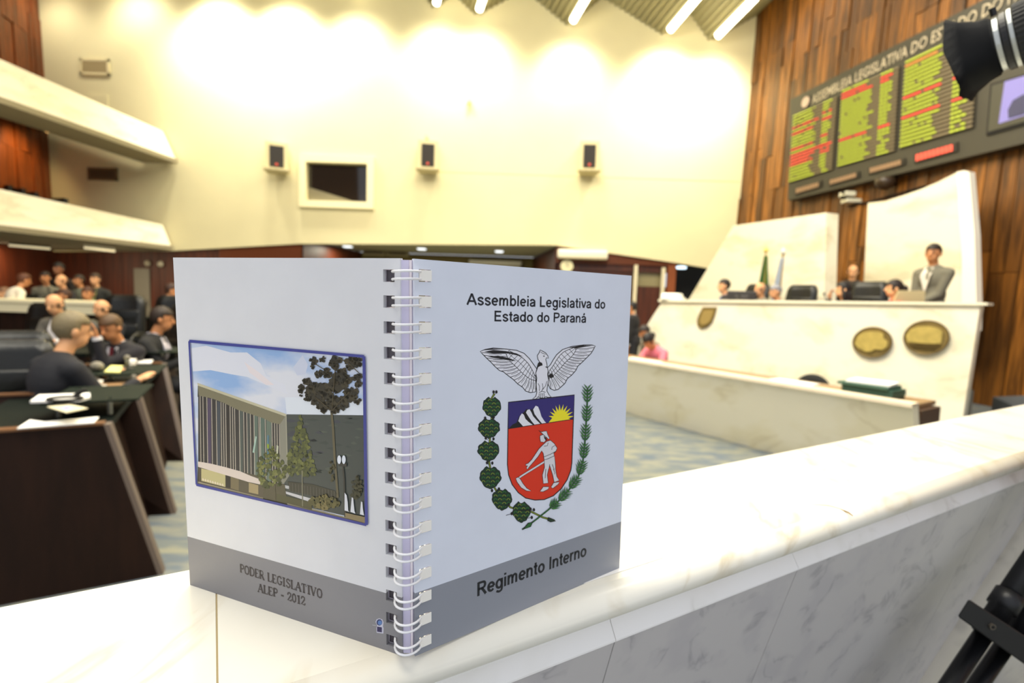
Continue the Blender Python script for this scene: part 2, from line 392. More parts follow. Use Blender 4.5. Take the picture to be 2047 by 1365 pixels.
# right part of the lower storey: wood piers, white door frames, dark doorway
def pier(px0, px1, z0, z1, m, dy=0, nm='pier', parent=None, th=.12):
    a = W(px0, 600, YL+dy).x; b = W(px1, 600, YL+dy).x
    bm = BM(); box(bm, ((a+b)/2, YL+dy+th/2, (z0+z1)/2), (b-a, th, z1-z0)); return mesh_obj(nm, bm, m, parent or wlo)
zt = 3.5
pier(1108, 1122, 0, zt, M_wood_d); pier(1122, 1262, 0, 2.35, M_wood_d, .1)
pier(1122, 1345, 2.35, zt, M_wood_d, .05)
dr = setting('door_1')
pier(1262, 1330, 0, 1.95, M_wood_d, .12, 'door_leaf', dr); 
bm = BM(); a = W(1200, 560, YL).x; b = W(1330, 560, YL).x; box(bm, ((a+b)/2, YL+.2, 2.2), (b-a, .02, .5)); mesh_obj('transom_pane', bm, mat('transom_glass', (148, 138, 100), .2), dr)
for px in (1269, 1324):
    a = W(px, 560, YL).x; bm = BM(); box(bm, (a, YL-.05, 2.0 if px > 1300 else 1.8), (.09, .1, 1.0 if px > 1300 else 1.5)); mesh_obj('door_post', bm, mat('white_door_post', (226, 214, 178), .5), dr)
pier(1332, 1348, 0, zt, mat('pier_wood_bright', (150, 78, 34), .5, vary=.3, scale=5, stretch=(6, 6, .5)), -.04)
pier(1345, 1520, 0, 3.0, M_dark, 1.2)  # near-black sheet stands in for the shade inside the doorway
# --- far raised floor and carpeted steps on the right of the podium
sg = thing('carpeted_steps', 'dark blue-grey carpeted steps in the gap between podium and plank wall', 'steps', (0, 0, 0))
M_st = mat('step_carpet', (84, 90, 96), .9, vary=.2, scale=30)
for k, (y0, z) in enumerate(((5.15, .15), (5.5, .30), (5.85, .44))):
    bm = BM(); hexa(bm, [V((5.55+.12*k, y0, .002)), V((7.9, y0-.6, .002)), V((7.6, 7.2-.1*k, .002)), V((6.15, 6.55, .002)), V((5.55+.12*k, y0, z)), V((7.9, y0-.6, z)), V((7.6, 7.2-.1*k, z)), V((6.15, 6.55, z))])
    mesh_obj('step', bm, M_st, sg)
# ================================================================== CEILING LAMPS
M_lamp = mat('fluorescent_diffuser', (255, 246, 218), .4, emit=7)
M_lampb = mat('lamp_body', (120, 112, 84), .5)
def lamp(px, py, length, start=0.0, energy=0, label='', wash=True):
    p = W(px, py, YW)+V((0, 0, -.12))
    base = p+axis*(.35+start)
    t = thing('ceiling_lamp', label, 'lamp', base, 0, 'fluorescent lamps under the folded ceiling')
    bm = BM(); tube(bm, [V((0, 0, 0)), axis*length], .10, 10); mesh_obj('diffuser', bm, M_lamp, t, True)
    bm = BM(); dz = V((0, 0, .13)); hexa(bm, [dz+V((-.07, 0, 0)), dz+V((.07, 0, 0)), dz+V((.07, 0, .06)), dz+V((-.07, 0, .06)), dz+V((-.07, 0, 0))+axis*length, dz+V((.07, 0, 0))+axis*length, dz+V((.07, 0, .06))+axis*length, dz+V((-.07, 0, .06))+axis*length]); mesh_obj('housing', bm, M_lampb, t)
    if energy:
        d = bpy.data.lights.new('wall_washer', 'SPOT'); d.energy = energy*1.5; d.color = (1, .95, .80); d.spot_size = radians(112); d.spot_blend = 1; d.shadow_soft_size = .35
        o = bpy.data.objects.new('wall_washer', d); COL.objects.link(o); o.parent = t
        o.location = V((0, -.75, -.25)); o.rotation_euler = (V((0, .5, -1))).to_track_quat('-Z', 'Y').to_euler()
LB = 'white tube lamp under the ceiling, '
lamp(1325, 68, 2.6, 0, 700, LB+'long one second from the plank wall'); lamp(1325, 68, 2.6, 2.8, 0, LB+'upper length after the long one')
lamp(1418, 80, 1.35, 0, 500, LB+'lower right one closest to the plank wall'); lamp(1418, 80, 2.2, 1.5, 0, LB+'upper length beside the plank wall')
lamp(1135, 50, 1.6, 0, 420, LB+'short one right of centre'); lamp(1135, 50, 2, 1.75, 0, LB+'second length at the top edge, right of centre')
lamp(952, 28, 2.4, 0, 420, LB+'right one of the pair above the centre speaker')
lamp(868, 16, 2.4, 0, 420, LB+'left one of the pair above the centre speaker')
lamp(705, -4, 2.4, 0, 420, LB+'just touching the top edge left of the pair')
for px, py, e, w__ in ((565, -18, 900, 'lighting the brightest wall spot'), (430, -30, 900, 'left of the brightest wall spot'), (270, -60, 220, 'above the pale beige grille'), (110, -45, 90, 'nearest the left wood wall')):
    lamp(px, py, 2.4, 0, e, 'tube lamp just out of the picture top, '+w__)
# strip lamps under the lower balcony
def strip(px0, py0, px1, py1, label):
    zz = A2.z-.10
    a = W(px0, py0, 12.6); b = W(px1, py1, 12.9); zz = min(a.z, b.z)
    t = thing('strip_lamp', label, 'lamp', a, 0, 'strip lamps under the lower balcony')
    bm = BM(); tube(bm, [V((0, 0, 0)), b-a], .028, 8); mesh_obj('diffuser', bm, mat('strip_diffuser', (240, 224, 180), .4, emit=.7), t, True)
    bm = BM(); tube(bm, [V((0, 0, .05)), b-a+V((0, 0, .05))], .04, 4); mesh_obj('housing', bm, M_lampb, t)
    d = bpy.data.lights.new('strip_light', 'AREA'); d.shape = 'RECTANGLE'; d.size = 1.2; d.size_y = .15; d.energy = 26; d.color = (1, .82, .55)
    o = bpy.data.objects.new('strip_light', d); COL.objects.link(o); o.parent = t; o.location = (b-a)/2-V((0, 0, .12)); o.rotation_euler = (radians(22), 0, 0)
strip(18, 490, 100, 497, 'dim strip lamp under the lower balcony, brighter left one'); strip(168, 495, 230, 502, 'dim strip lamp under the lower balcony, right one'); strip(-60, 480, 40, 484, 'dim strip lamp under the lower balcony, cut by the left edge')
for px, py, lb in ((695, 494, 'small square ceiling light in the recess, left one'), (843, 497, 'small square ceiling light in the recess, middle one'), (998, 500, 'small slanted ceiling light in the recess, right one')):
    p = W(px, py, 16.8); p.z = zc+.01
    t = thing('recess_light', lb, 'lamp', p, 0, 'ceiling lights in the recess')
    bm = BM(); box(bm, (0, 0, 0), (.30, .30, .05)); mesh_obj('rim', bm, mat('recess_light_frame', (200, 195, 170), .5), t)
    bm = BM(); box(bm, (0, 0, -.035), (.24, .24, .03)); mesh_obj('diffuser', bm, mat('recess_diffuser', (240, 246, 250), .4, emit=2.2), t)
    d = bpy.data.lights.new('recess_bulb', 'AREA'); d.size = .24; d.energy = 55; d.color = (1, .93, .72); o = bpy.data.objects.new('recess_bulb', d); COL.objects.link(o); o.parent = t; o.location = (0, 0, -.07)
p = W(1362, 537, 15.9)
bm = BM(); lathe(bm, [(.13, 0), (.15, .03), (.15, .06), (.05, .08)], seg=20); o = mesh_obj('downlight', bm, mat('cold_downlight', (215, 240, 255), .4, emit=2.5)); o.location = p
tag(o, 'round cold-white downlight in the dark doorway beside the podium', 'lamp')
# warm ceiling lamps over the middle gallery, hidden by the picture edge
for k, (yy, zz) in enumerate(((13.4, 5.35), (12.2, 5.35))):
    p = LW(15-yy, zz, .9); t = thing('gallery_lamp', ('warm lamp grazing the middle gallery wood wall, nearer the cream wall', 'warm lamp grazing the middle gallery wood wall, farther from the cream wall')[k], 'lamp', p, 0, 'warm gallery lamps')
    bm = BM(); lathe(bm, [(.10, 0), (.12, .04), (.10, .10)], seg=14); mesh_obj('shade', bm, M_lampb, t)
    bm = BM(); lathe(bm, [(.08, -.03), (.08, -.005)], seg=14); mesh_obj('bulb', bm, mat('warm_bulb', (255, 200, 120), .4, emit=4), t)
    d = bpy.data.lights.new('gallery_spot', 'SPOT'); d.energy = 160; d.color = (1, .72, .36); d.spot_size = radians(120); d.spot_blend = .9; d.shadow_soft_size = .08
    o = bpy.data.objects.new('gallery_spot', d); COL.objects.link(o); o.parent = t; o.location = (0, 0, -.06); o.rotation_euler = (V((-1.0, 0, -1))).to_track_quat('-Z', 'Y').to_euler()
# recess fittings: air conditioner grilles, blind, split unit, clock
M_ac = mat('ac_white', (240, 232, 205), .4)
t = thing('ac_cassette', 'long flat twin air grille on the back wall of the recess', 'air conditioner', W(772, 506, 18.6))
for s_ in (-1, 1):
    bm = BM(); box(bm, (s_*.41, 0, 0), (.78, .2, .2), bevel=.02); mesh_obj('grille_body', bm, mat('ac_dim', (150, 138, 96), .6), t)
    bm = BM(); box(bm, (s_*.41, -.11, 0), (.66, .02, .09)); mesh_obj('grille_slot', bm, mat('ac_slot', (84, 72, 44), .6), t)
t = thing('projection_screen_case', 'pale horizontal blind case on the back wall of the recess behind the notebook', 'blind', W(990, 525, 18.9))
bm = BM(); box(bm, (0, 0, 0), (1.9, .12, .16), bevel=.03); mesh_obj('case', bm, mat('blind_pale', (206, 200, 176), .5), t)
bm = BM(); box(bm, (0, .02, -.35), (1.8, .03, .6)); mesh_obj('blind_sheet', bm, mat('blind_sheet', (150, 140, 105), .7), t)
p = W(1164, 509, 15.0)
t = thing('split_air_conditioner', 'white split air conditioner unit on the wood above the clock', 'air conditioner', p)
wd = (W(1214, 509, 14.8)-W(1113, 509, 14.8)).x
bm = BM(); box(bm, (0, -.05, 0), (wd, .24, .26), bevel=.06); mesh_obj('casing', bm, M_ac, t, True)
bm = BM(); box(bm, (0, -.14, -.12), (wd*.94, .12, .05), bevel=.02); mesh_obj('air_outlet', bm, mat('ac_under', (150, 138, 104), .6), t)
t = thing('wall_clock', 'round cream wall clock below the split air conditioner', 'clock', W(1133, 532, 15.0))
bm = BM(); lathe(bm, [(.15, 0), (.18, .02), (.18, .05), (.16, .06)], seg=28, M=Matrix.Rotation(pi/2, 4, 'X')); mesh_obj('rim', bm, mat('clock_cream', (236, 226, 180), .5), t)
bm = BM(); box(bm, (0, -.065, .04), (.012, .01, .09)); box(bm, (.03, -.065, 0), (.07, .01, .012)); mesh_obj('hands', bm, M_dark, t)
# --- wall speakers
def speaker(px, py, w_, h_, yaw, label):
    t = thing('wall_speaker', label, 'speaker', W(px, py, YW-.22), yaw, 'speakers on the cream wall')
    c = mat('speaker_cream', (204, 190, 142), .5)
    bm = BM(); sx, sz = w_/2, h_/2
    hexa(bm, [V((-sx, -.22, -sz)), V((sx, -.22, -sz)), V((sx, -.16, sz)), V((-sx, -.16, sz)), V((-sx*.8, .2, -sz)), V((sx*.8, .2, -sz)), V((sx*.8, .2, sz)), V((-sx*.8, .2, sz))])
    bmesh.ops.recalc_face_normals(bm, faces=bm.faces[:]); mesh_obj('cabinet', bm, c, t)
    bm = BM(); hexa(bm, [V((-sx*.62, -.235, -sz*.70)), V((sx*.62, -.235, -sz*.70)), V((sx*.62, -.185, sz*.76)), V((-sx*.62, -.185, sz*.76)), V((-sx*.62, -.20, -sz*.7)), V((sx*.62, -.20, -sz*.7)), V((sx*.62, -.16, sz*.76)), V((-sx*.62, -.16, sz*.76))]); bmesh.ops.recalc_face_normals(bm, faces=bm.faces[:])
    mesh_obj('speaker_cloth', bm, mat('speaker_cloth', (36, 30, 24), .8), t)
    bm = BM(); box(bm, (0, -.25, -sz*.9), (w_*1.12, .3, .07), bevel=.015); mesh_obj('bottom_lip', bm, c, t)
    bm = BM(); tube(bm, [V((0, -.262, -sz*.52)), V((0, -.24, -sz*.52))], .035, 12); mesh_obj('emblem_dot', bm, mat('red_dot', (210, 70, 50), .5), t)
speaker(553, 317, .58, .80, .42, 'cream wall speaker turned aside, left of the booth window')
speaker(856, 315, .56, .84, .12, 'cream wall speaker right of the booth window, in the middle')
speaker(1177, 317, .54, .86, -.04, 'cream wall speaker nearest the plank wall')
bm = BM(); box(bm, (0, 0, 0), (.09, .12, .12), bevel=.02); tube(bm, [V((0, 0, -.06)), V((0, .12, -.2))], .02, 6); o = mesh_obj('wall_sensor', bm, mat('sensor_cream', (236, 220, 150), .5)); o.location = W(853, 275, YW-.12)
tag(o, 'tiny cream sensor on the wall above the middle speaker', 'sensor')
bm = BM(); box(bm, (0, 0, 0), (.13, .10, .16), bevel=.03); tube(bm, [V((0, 0, .06)), V((0, .1, .16))], .02, 6); o = mesh_obj('wall_sensor', bm, MC['sensor_cream']); o.location = W(938, 202, YW-.1)
tag(o, 'small pale detector high on the bright part of the cream wall', 'sensor')
# ================================================================== SCOREBOARD
BOFF = .28
def BD(px, py, off=0): return onright(px, py, BOFF+off)
def bl(c, u, v):     # corners TL,TR,BR,BL
    return (c[0]*(1-u)+c[1]*u)*(1-v)+(c[3]*(1-u)+c[2]*u)*v
sb = thing('voting_scoreboard', 'big dark electronic voting board with green and red name rows on the plank wall', 'scoreboard', BD(1700, 280, -BOFF))
def on_board(name, bm, m, parent=None): return mesh_obj(name, bm, m, sb if parent is None else parent, world=True)
M_hous = mat('board_housing', (56, 52, 40), .5)
ext = 2.2
tl, b_l = BD(1580, 199), BD(1575, 401); tr_, br_ = BD(1947, 9), BD(2047, 286)
ktop = tl+(tr_-tl)*ext*((br_-b_l).length/(tr_-tl).length); kbot = b_l+(br_-b_l)*ext
bm = BM(); hexa(bm, [tl, ktop, kbot, b_l]+[p-WN*(BOFF-.04) for p in (tl, ktop, kbot, b_l)]); bmesh.ops.recalc_face_normals(bm, faces=bm.faces[:])
on_board('housing', bm, M_hous)
M_row = mat('unlit_row', (122, 108, 82), .5); M_gap = mat('board_gap', (38, 32, 22), .6)
M_g = mat('green_led', (178, 192, 58), .5, emit=.42); M_r = mat('red_led', (236, 84, 66), .5, emit=.5); M_o = mat('orange_led', (220, 150, 70), .5, emit=.35)
random.seed(11)
panels = [([(1587, 231), (1676, 192), (1665, 340), (1578, 366)], {4: 'r', 6: 'r', 11: 'r', 13: 'R', 14: 'r', 15: 'r', 16: 'r'}, (.05, .55), {3: 'r', 5: 'r', 10: 'r', 13: 'r', 14: 'r', 15: 'r'}),
          ([(1684, 181), (1800, 131), (1790, 303), (1675, 335)], {1: 'r', 2: 'r', 14: 'r'}, (.05, .56), {1: 'r', 2: 'r', 14: 'r'}),
          ([(1811, 123), (1960, 52), (1947, 256), (1799, 298)], {1: 'o', 9: 'r', 14: 'r'}, (.0, .5), {1: 'o', 9: 'r', 14: 'r'})]
NR = 22
for ci, (cs, reds, (u0, ulen), votes) in enumerate(panels):
    c = [BD(x, y, .02) for x, y in cs]
    bm = BM(); hexa(bm, c+[p-WN*.06 for p in c]); bmesh.ops.recalc_face_normals(bm, faces=bm.faces[:])
    pn = on_board('display_panel', bm, M_gap)
    lit = {'g': BM(), 'r': BM(), 'o': BM()}
    for r in range(NR):
        v0, v1 = (r+.22)/NR, (r+.72)/NR
        q = [bl(c, .01, v0)+WN*.03, bl(c, .99, v0)+WN*.03, bl(c, .99, v1)+WN*.03, bl(c, .01, v1)+WN*.03]
        bm = BM(); hexa(bm, q+[p-WN*.04 for p in q]); bmesh.ops.recalc_face_normals(bm, faces=bm.faces[:])
        ro = mesh_obj('display_row', bm, M_row, pn); ro.matrix_parent_inverse = parent_world(pn).inverted()
        def letters(ua, ub, k, n):
            for j in range(n):
                a = ua+(ub-ua)*j/n; b = a+(ub-ua)/n*.84
                if random.random() < .05: continue
                lit[k].faces.new([lit[k].verts.new(bl(c, uu, vv)+WN*.04) for uu, vv in ((a, v0+.002), (b, v0+.002), (b, v1), (a, v1))])
        k = reds.get(r, 'g'); ln = ulen*random.uniform(.82, 1.12)
        if k == 'R': k = 'r'; ln = .95
        letters(.02, .02+ln, k, 16)
        kv = votes.get(r, 'g'); letters(.72, .72+random.choice((.14, .2)), kv, 3)
    for k, m in (('g', M_g), ('r', M_r), ('o', M_o)):
        if len(lit[k].faces):
            lo = mesh_obj('lit_text', lit[k], m, pn); lo.matrix_parent_inverse = parent_world(pn).inverted(); lo['kind'] = 'stuff'
        else: lit[k].free()
# small readouts along the bottom
for cs, m in (([(1592, 376), (1638, 363), (1638, 374), (1592, 388)], M_row), ([(1660, 359), (1713, 344), (1713, 355), (1660, 370)], M_row), ([(1740, 335), (1803, 318), (1803, 330), (1740, 347)], M_row), ([(1832, 308), (1907, 287), (1907, 303), (1832, 324)], M_r)):
    c = [BD(x, y, .03) for x, y in cs]
    cc = sum(c, V())/4; fr = [cc+(p-cc)*1.16 for p in c]
    bm = BM(); hexa(bm, fr+[p-WN*.08 for p in fr]); bmesh.ops.recalc_face_normals(bm, faces=bm.faces[:]); rd_ = on_board('readout', bm, M_gap)
    bm = BM()
    n = 9
    for j in range(n):
        a, b = (j+.05)/n, (j+.9)/n
        bm.faces.new([bm.verts.new(bl(c, u, v)+WN*.02) for u, v in ((a, .1), (b, .1), (b, .9), (a, .9))])
    if m is M_r:
        o = on_board('lit_digits', bm, m, rd_)
    else: o = on_board('unlit_digits', bm, mat('unlit_digit', (150, 118, 88), .5), rd_)
    o.matrix_parent_inverse = parent_world(rd_).inverted()
# video screen
c = [BD(x, y, .03) for x, y in ((1980, 168), (2130, 124), (2124, 228), (1971, 271))]
bm = BM(); hexa(bm, c+[p-WN*.07 for p in c]); bmesh.ops.recalc_face_normals(bm, faces=bm.faces[:]); scn = on_board('video_screen', bm, M_dark)
def scr(pts, m, off, nm):
    bm = BM(); bm.faces.new([bm.verts.new(bl(c, u, v)+WN*off) for u, v in pts]); o = mesh_obj(nm, bm, m, scn); o.matrix_parent_inverse = parent_world(scn).inverted()
scr([(.03, .04), (.98, .04), (.98, .94), (.03, .94)], mat('screen_dim', (60, 58, 46), .3, emit=.1), .01, 'picture_area')
scr([(.22, .04), (.98, .04), (.98, .80), (.18, .84)], mat('screen_lavender', (120, 114, 178), .3, emit=.35), .014, 'lavender_backdrop')
scr([(.32, .80), (.30, .62), (.36, .46), (.50, .40), (.66, .46), (.70, .80)], mat('screen_figure', (50, 50, 84), .3, emit=.2), .018, 'figure_picture')
# header lettering and round emblem
def text_mesh(s, offset=0.0, res=2):
    cu = bpy.data.curves.new('t', 'FONT'); cu.body = s; cu.size = 1; cu.offset = offset; cu.resolution_u = res; cu.fill_mode = 'BOTH'
    o = bpy.data.objects.new('t', cu); COL.objects.link(o)
    dg = bpy.context.evaluated_depsgraph_get(); me = bpy.data.meshes.new_from_object(o.evaluated_get(dg))
    vs = [v.co.copy() for v in me.vertices]; fs = [tuple(p.vertices) for p in me.polygons]
    bpy.data.objects.remove(o); bpy.data.curves.remove(cu); bpy.data.meshes.remove(me)
    return vs, fs
def put_text(s, fn, offset=.015, xs=None):
    vs, fs = text_mesh(s, offset); x0 = min(v.x for v in vs); x1 = max(v.x for v in vs)
    bm = BM(); bv = [bm.verts.new(fn((v.x-x0)/(x1-x0), v.y/.69)) for v in vs]
    for f in fs:
        try: bm.faces.new([bv[i] for i in f])
        except ValueError: pass
    return bm
h0, h1 = BD(1622, 209, .02), BD(2003, 15, .02); H_ = ru*.20
fullt = 'ASSEMBLEIA LEGISLATIVA DO ESTADO DO PARANÁ'
v1_, _ = text_mesh('ASSEMBLEIA LEGISLATIVA DO ESTADO DO'); v2_, _ = text_mesh(fullt)
kx = (max(v.x for v in v2_)-min(v.x for v in v2_))/(max(v.x for v in v1_)-min(v.x for v in v1_))
bm = put_text(fullt, lambda u, v: h0+(h1-h0)*u*kx+H_*v, .008)
on_board('header_lettering', bm, mat('header_letter', (190, 176, 150), .5))
ce = BD(1611, 204, .02)
bm = BM(); pts = [ce+rd*cos(a)*.11+ru*sin(a)*.12 for a in [2*pi*k/20 for k in range(20)]]; slab(bm, pts, WN*.02); on_board('round_emblem', bm, mat('emblem_pink', (205, 180, 160), .5))
# security cameras below the board
t = thing('security_camera', 'white box security camera on a bracket under the left part of the voting board', 'camera', onright(1713, 398))
a0 = onright(1713, 398)
bm = BM(); box(bm, a0+WN*.25+V((0, 0, .07)), (.22, .24, .10), bevel=.02); mesh_obj('camera_body', bm, mat('cam_white', (226, 222, 196), .5), t, world=True)
bm = BM(); box(bm, a0+WN*.20+V((.05, 0, -.06)), (.32, .22, .08), bevel=.02); mesh_obj('junction_box', bm, MC['cam_white'], t, world=True)
bm = BM(); tube(bm, [a0+V((0, 0, 0)), a0+WN*.4], .035, 8); tube(bm, [a0+WN*.32+V((-.09, -.1, .07)), a0+WN*.34+V((-.10, -.14, .07))], .03, 10); mesh_obj('bracket', bm, M_dark, t, world=True)
t = thing('dome_camera', 'dark dome camera hanging under the middle of the voting board', 'camera', onright(1790, 368))
a0 = onright(1790, 368)
bm = BM(); tube(bm, [a0, a0+WN*.25], .04, 8); lathe(bm, [(.02, .1), (.17, .08), (.18, 0), (.12, -.1), (.03, -.14)], a0+WN*.25, 16); mesh_obj('dome', bm, mat('dome_dark', (58, 44, 30), .3), t, True, world=True)
# conduit from camera down and along
bm = BM(); tube(bm, [onright(1695, 412, .05), onright(1740, 403, .05), onright(1850, 372, .05)], .02, 6); o = mesh_obj('cable_conduit', bm, M_dark)
tag(o, 'thin dark conduit running along the plank wall just above the marble backdrop', 'conduit')
# ================================================================== PODIUM
PL = V((5.3, 5.8, 1.5)); PN = V((.812, .584, 0)).normalized()
def PF(x, y, off=0): return onpl(x, y, PL-PN*off, PN)
pod = thing('marble_podium', 'long overexposed cream marble podium front with bronze shield and ovals', 'podium', (4, 8, 0))
fc = [PF(1325, 601), PF(1960, 607), PF(1914, 903), PF(1215, 771)]
bm = BM(); hexa(bm, fc+[p+PN*.15 for p in fc]); bmesh.ops.recalc_face_normals(bm, faces=bm.faces[:]); mesh_obj('front_wall', bm, M_marble, pod, world=True)
cp = [PF(1316, 598, .04), PF(1974, 605, .04), PF(1974, 610, .04), PF(1316, 603, .04)]
bm = BM(); hexa(bm, cp+[p+PN*.24 for p in cp]); bmesh.ops.recalc_face_normals(bm, faces=bm.faces[:]); mesh_obj('cap', bm, mat('podium_cap', (250, 242, 214), .4), pod, world=True)
ZP = .60
def xy(p, z): return V((p.x, p.y, z))
fl = [xy(PF(1325, 601), ZP)+PN*.15, xy(PF(1958, 607), ZP)+PN*.15]
bk = [RW(6.4, ZP, .12), RW(1.9, ZP, .12)]
bm = BM(); slab(bm, [fl[0], fl[1], bk[0]+V((-.3, 0, 0)), bk[1]+V((-.4, -.6, 0))], (0, 0, -.55)); mesh_obj('deck', bm, mat('podium_deck', (96, 92, 84), .8), pod, world=True)
a, b = xy(fl[0], 1.38), xy(fl[1], 1.42); b = a+(b-a)*.97; a = a+(b-a)*.03
bm = BM(); slab(bm, [a, b, b+PN*.55, a+PN*.55], (0, 0, -.05)); mesh_obj('inner_desktop', bm, mat('inner_desk', (110, 64, 34), .4), pod, world=True)
M_brz = mat('bronze_dark', (146, 124, 70), .45, metal=.3, vary=.3, scale=10, bump=.6); M_brz2 = mat('bronze_gold', (206, 182, 100), .4, metal=.2, vary=.2, scale=14, bump=.6)
t = thing('bronze_shield', 'bronze coat-of-arms shield on the left part of the podium front', 'emblem', PF(1412, 635))
sh = [(1407, 614), (1434, 614), (1430, 630), (1424, 645), (1414, 654), (1403, 657), (1396, 651), (1395, 640), (1400, 626)]
bm = BM(); slab(bm, [PF(x, y, 0) for x, y in sh], -PN*.03); mesh_obj('shield_plate', bm, M_brz, t, world=True)
cx, cy = 1413, 634
bm = BM(); slab(bm, [PF(cx+(x-cx)*.7, cy+(y-cy)*.7, .03) for x, y in sh], -PN*.02); mesh_obj('shield_relief', bm, mat('bronze_mid', (176, 150, 88), .45, metal=.3), t, world=True)
def oval(cx, cy, rx, ry, tilt, inner, label, extra=None):
    t = thing('bronze_medallion', label, 'medallion', PF(cx, cy))
    pts = []
    for k in range(36):
        a = 2*pi*k/36; x, y = rx*cos(a), ry*sin(a); pts.append((cx+x*cos(tilt)-y*sin(tilt), cy+x*sin(tilt)+y*cos(tilt)))
    bm = BM(); slab(bm, [PF(x, y) for x, y in pts], -PN*.04); mesh_obj('oval_plate', bm, M_brz, t, world=True)
    bm = BM(); tube(bm, [PF(x, y, .04) for x, y in pts], .009, 6, closed=True); mesh_obj('rim', bm, mat('bronze_rim', (100, 82, 44), .4, metal=.3), t, world=True)
    bm = BM(); slab(bm, [PF(x, y, .04) for x, y in inner], -PN*.02); mesh_obj('relief', bm, M_brz2, t, world=True)
    if extra:
        bm = BM()
        for e in extra: tube(bm, [PF(x, y, .05) for x, y in e], .008, 5)
        mesh_obj('relief_line', bm, MC['bronze_rim'], t, world=True)
def Z4(pts): return [(1680+x/5.6875, 620+y/5.6875) for x, y in pts]
oval(1744.5, 684, 38.5, 30, -.05, Z4([(165, 380), (200, 300), (260, 250), (350, 240), (430, 245), (490, 265), (495, 320), (540, 360), (530, 420), (480, 450), (400, 440), (350, 470), (290, 470), (215, 430)]), 'left bronze oval with a bright map-shaped relief on the podium front')
oval(1852.5, 674.5, 45, 33.5, -.06, Z4([(750, 290), (800, 220), (880, 185), (1000, 180), (1130, 210), (1165, 250), (1150, 380), (1000, 380), (880, 370), (770, 360)]), 'right larger bronze oval with a rectangular relief on the podium front', [Z4([(780, 400), (1000, 415), (1140, 410)]), Z4([(820, 430), (1000, 445), (1100, 440)])])
# marble backdrops
ML2 = marble('backdrop_marble', (244, 236, 210), (192, 180, 146), 1.0, .35, .4, blotch=(228, 218, 184))
def BPl(x, y, off): return onright(x, y, off)
bd = thing('left_marble_backdrop', 'slanted cream marble backdrop behind the flags, left of the plank gap', 'wall panel', (5, 11, 0))
bd.name = 'marble_backdrop'
pts = [BPl(x, y, 2.2) for x, y in ((1466, 451), (1652, 425), (1646, 640), (1352, 640))]
bm = BM(); slab(bm, pts, -WN*.25); mesh_obj('slab', bm, ML2, bd, world=True)
bd = thing('marble_backdrop', 'tall cream marble backdrop with concave top behind the standing man', 'wall panel', (7, 9, 0))
top = [(1735, 406), (1770, 402), (1805, 391), (1840, 379), (1875, 364), (1915, 344)]
pts = [BPl(x, y, .9) for x, y in top+[(1925, 660), (1722, 660)]]
bm = BM(); slab(bm, pts, -WN*.22); mesh_obj('slab', bm, ML2, bd, world=True)
ed = [BPl(x, y, .95) for x, y in ((1912, 344), (1926, 341), (1937, 343), (1948, 470), (1952, 620), (1950, 660), (1922, 660), (1922, 520))]
bm = BM(); slab(bm, ed, -WN*.12); mesh_obj('end_pier', bm, mat('pier_white', (255, 250, 232), .4), bd, world=True)
# ================================================================== PEOPLE
def remesh(bm, vox, smooth=4):
    me = bpy.data.meshes.new('tmp'); bm.to_mesh(me); bm.free()
    o = bpy.data.objects.new('tmp', me); COL.objects.link(o)
    md = o.modifiers.new('r', 'REMESH'); md.mode = 'VOXEL'; md.voxel_size = vox
    sm = o.modifiers.new('s', 'SMOOTH'); sm.iterations = smooth; sm.factor = .5
    dg = bpy.context.evaluated_depsgraph_get(); out = bpy.data.meshes.new_from_object(o.evaluated_get(dg))
    bpy.data.objects.remove(o); bpy.data.meshes.remove(me)
    for p in out.polygons: p.use_smooth = True
    return out
def cap(bm, a, b, r0, r1, seg=10):
    a, b = V(a), V(b); d = (b-a); L_ = max(d.length, 1e-5); dn = d/L_
    pts = [a-dn*r0*.85, a-dn*r0*.5, a, b, b+dn*r1*.5, b+dn*r1*.85]
    tube(bm, pts, [r0*.45, r0*.86, r0, r1, r1*.86, r1*.45], seg)
def ik(a, b, l1, l2, pole):
    a, b = V(a), V(b); d = b-a; L_ = d.length; m = (l1+l2)*.995
    if L_ > m: b = a+d*(m/L_); d = b-a; L_ = m
    dn = d/L_; x = (l1*l1-l2*l2+L_*L_)/(2*L_); h = sqrt(max(l1*l1-x*x, 0))
    p = V(pole)-dn*V(pole).dot(dn); p.normalize()
    return a+dn*x+p*h, b
SKIN = {'light': (226, 168, 120), 'tan': (200, 136, 88), 'dark': (150, 96, 62)}
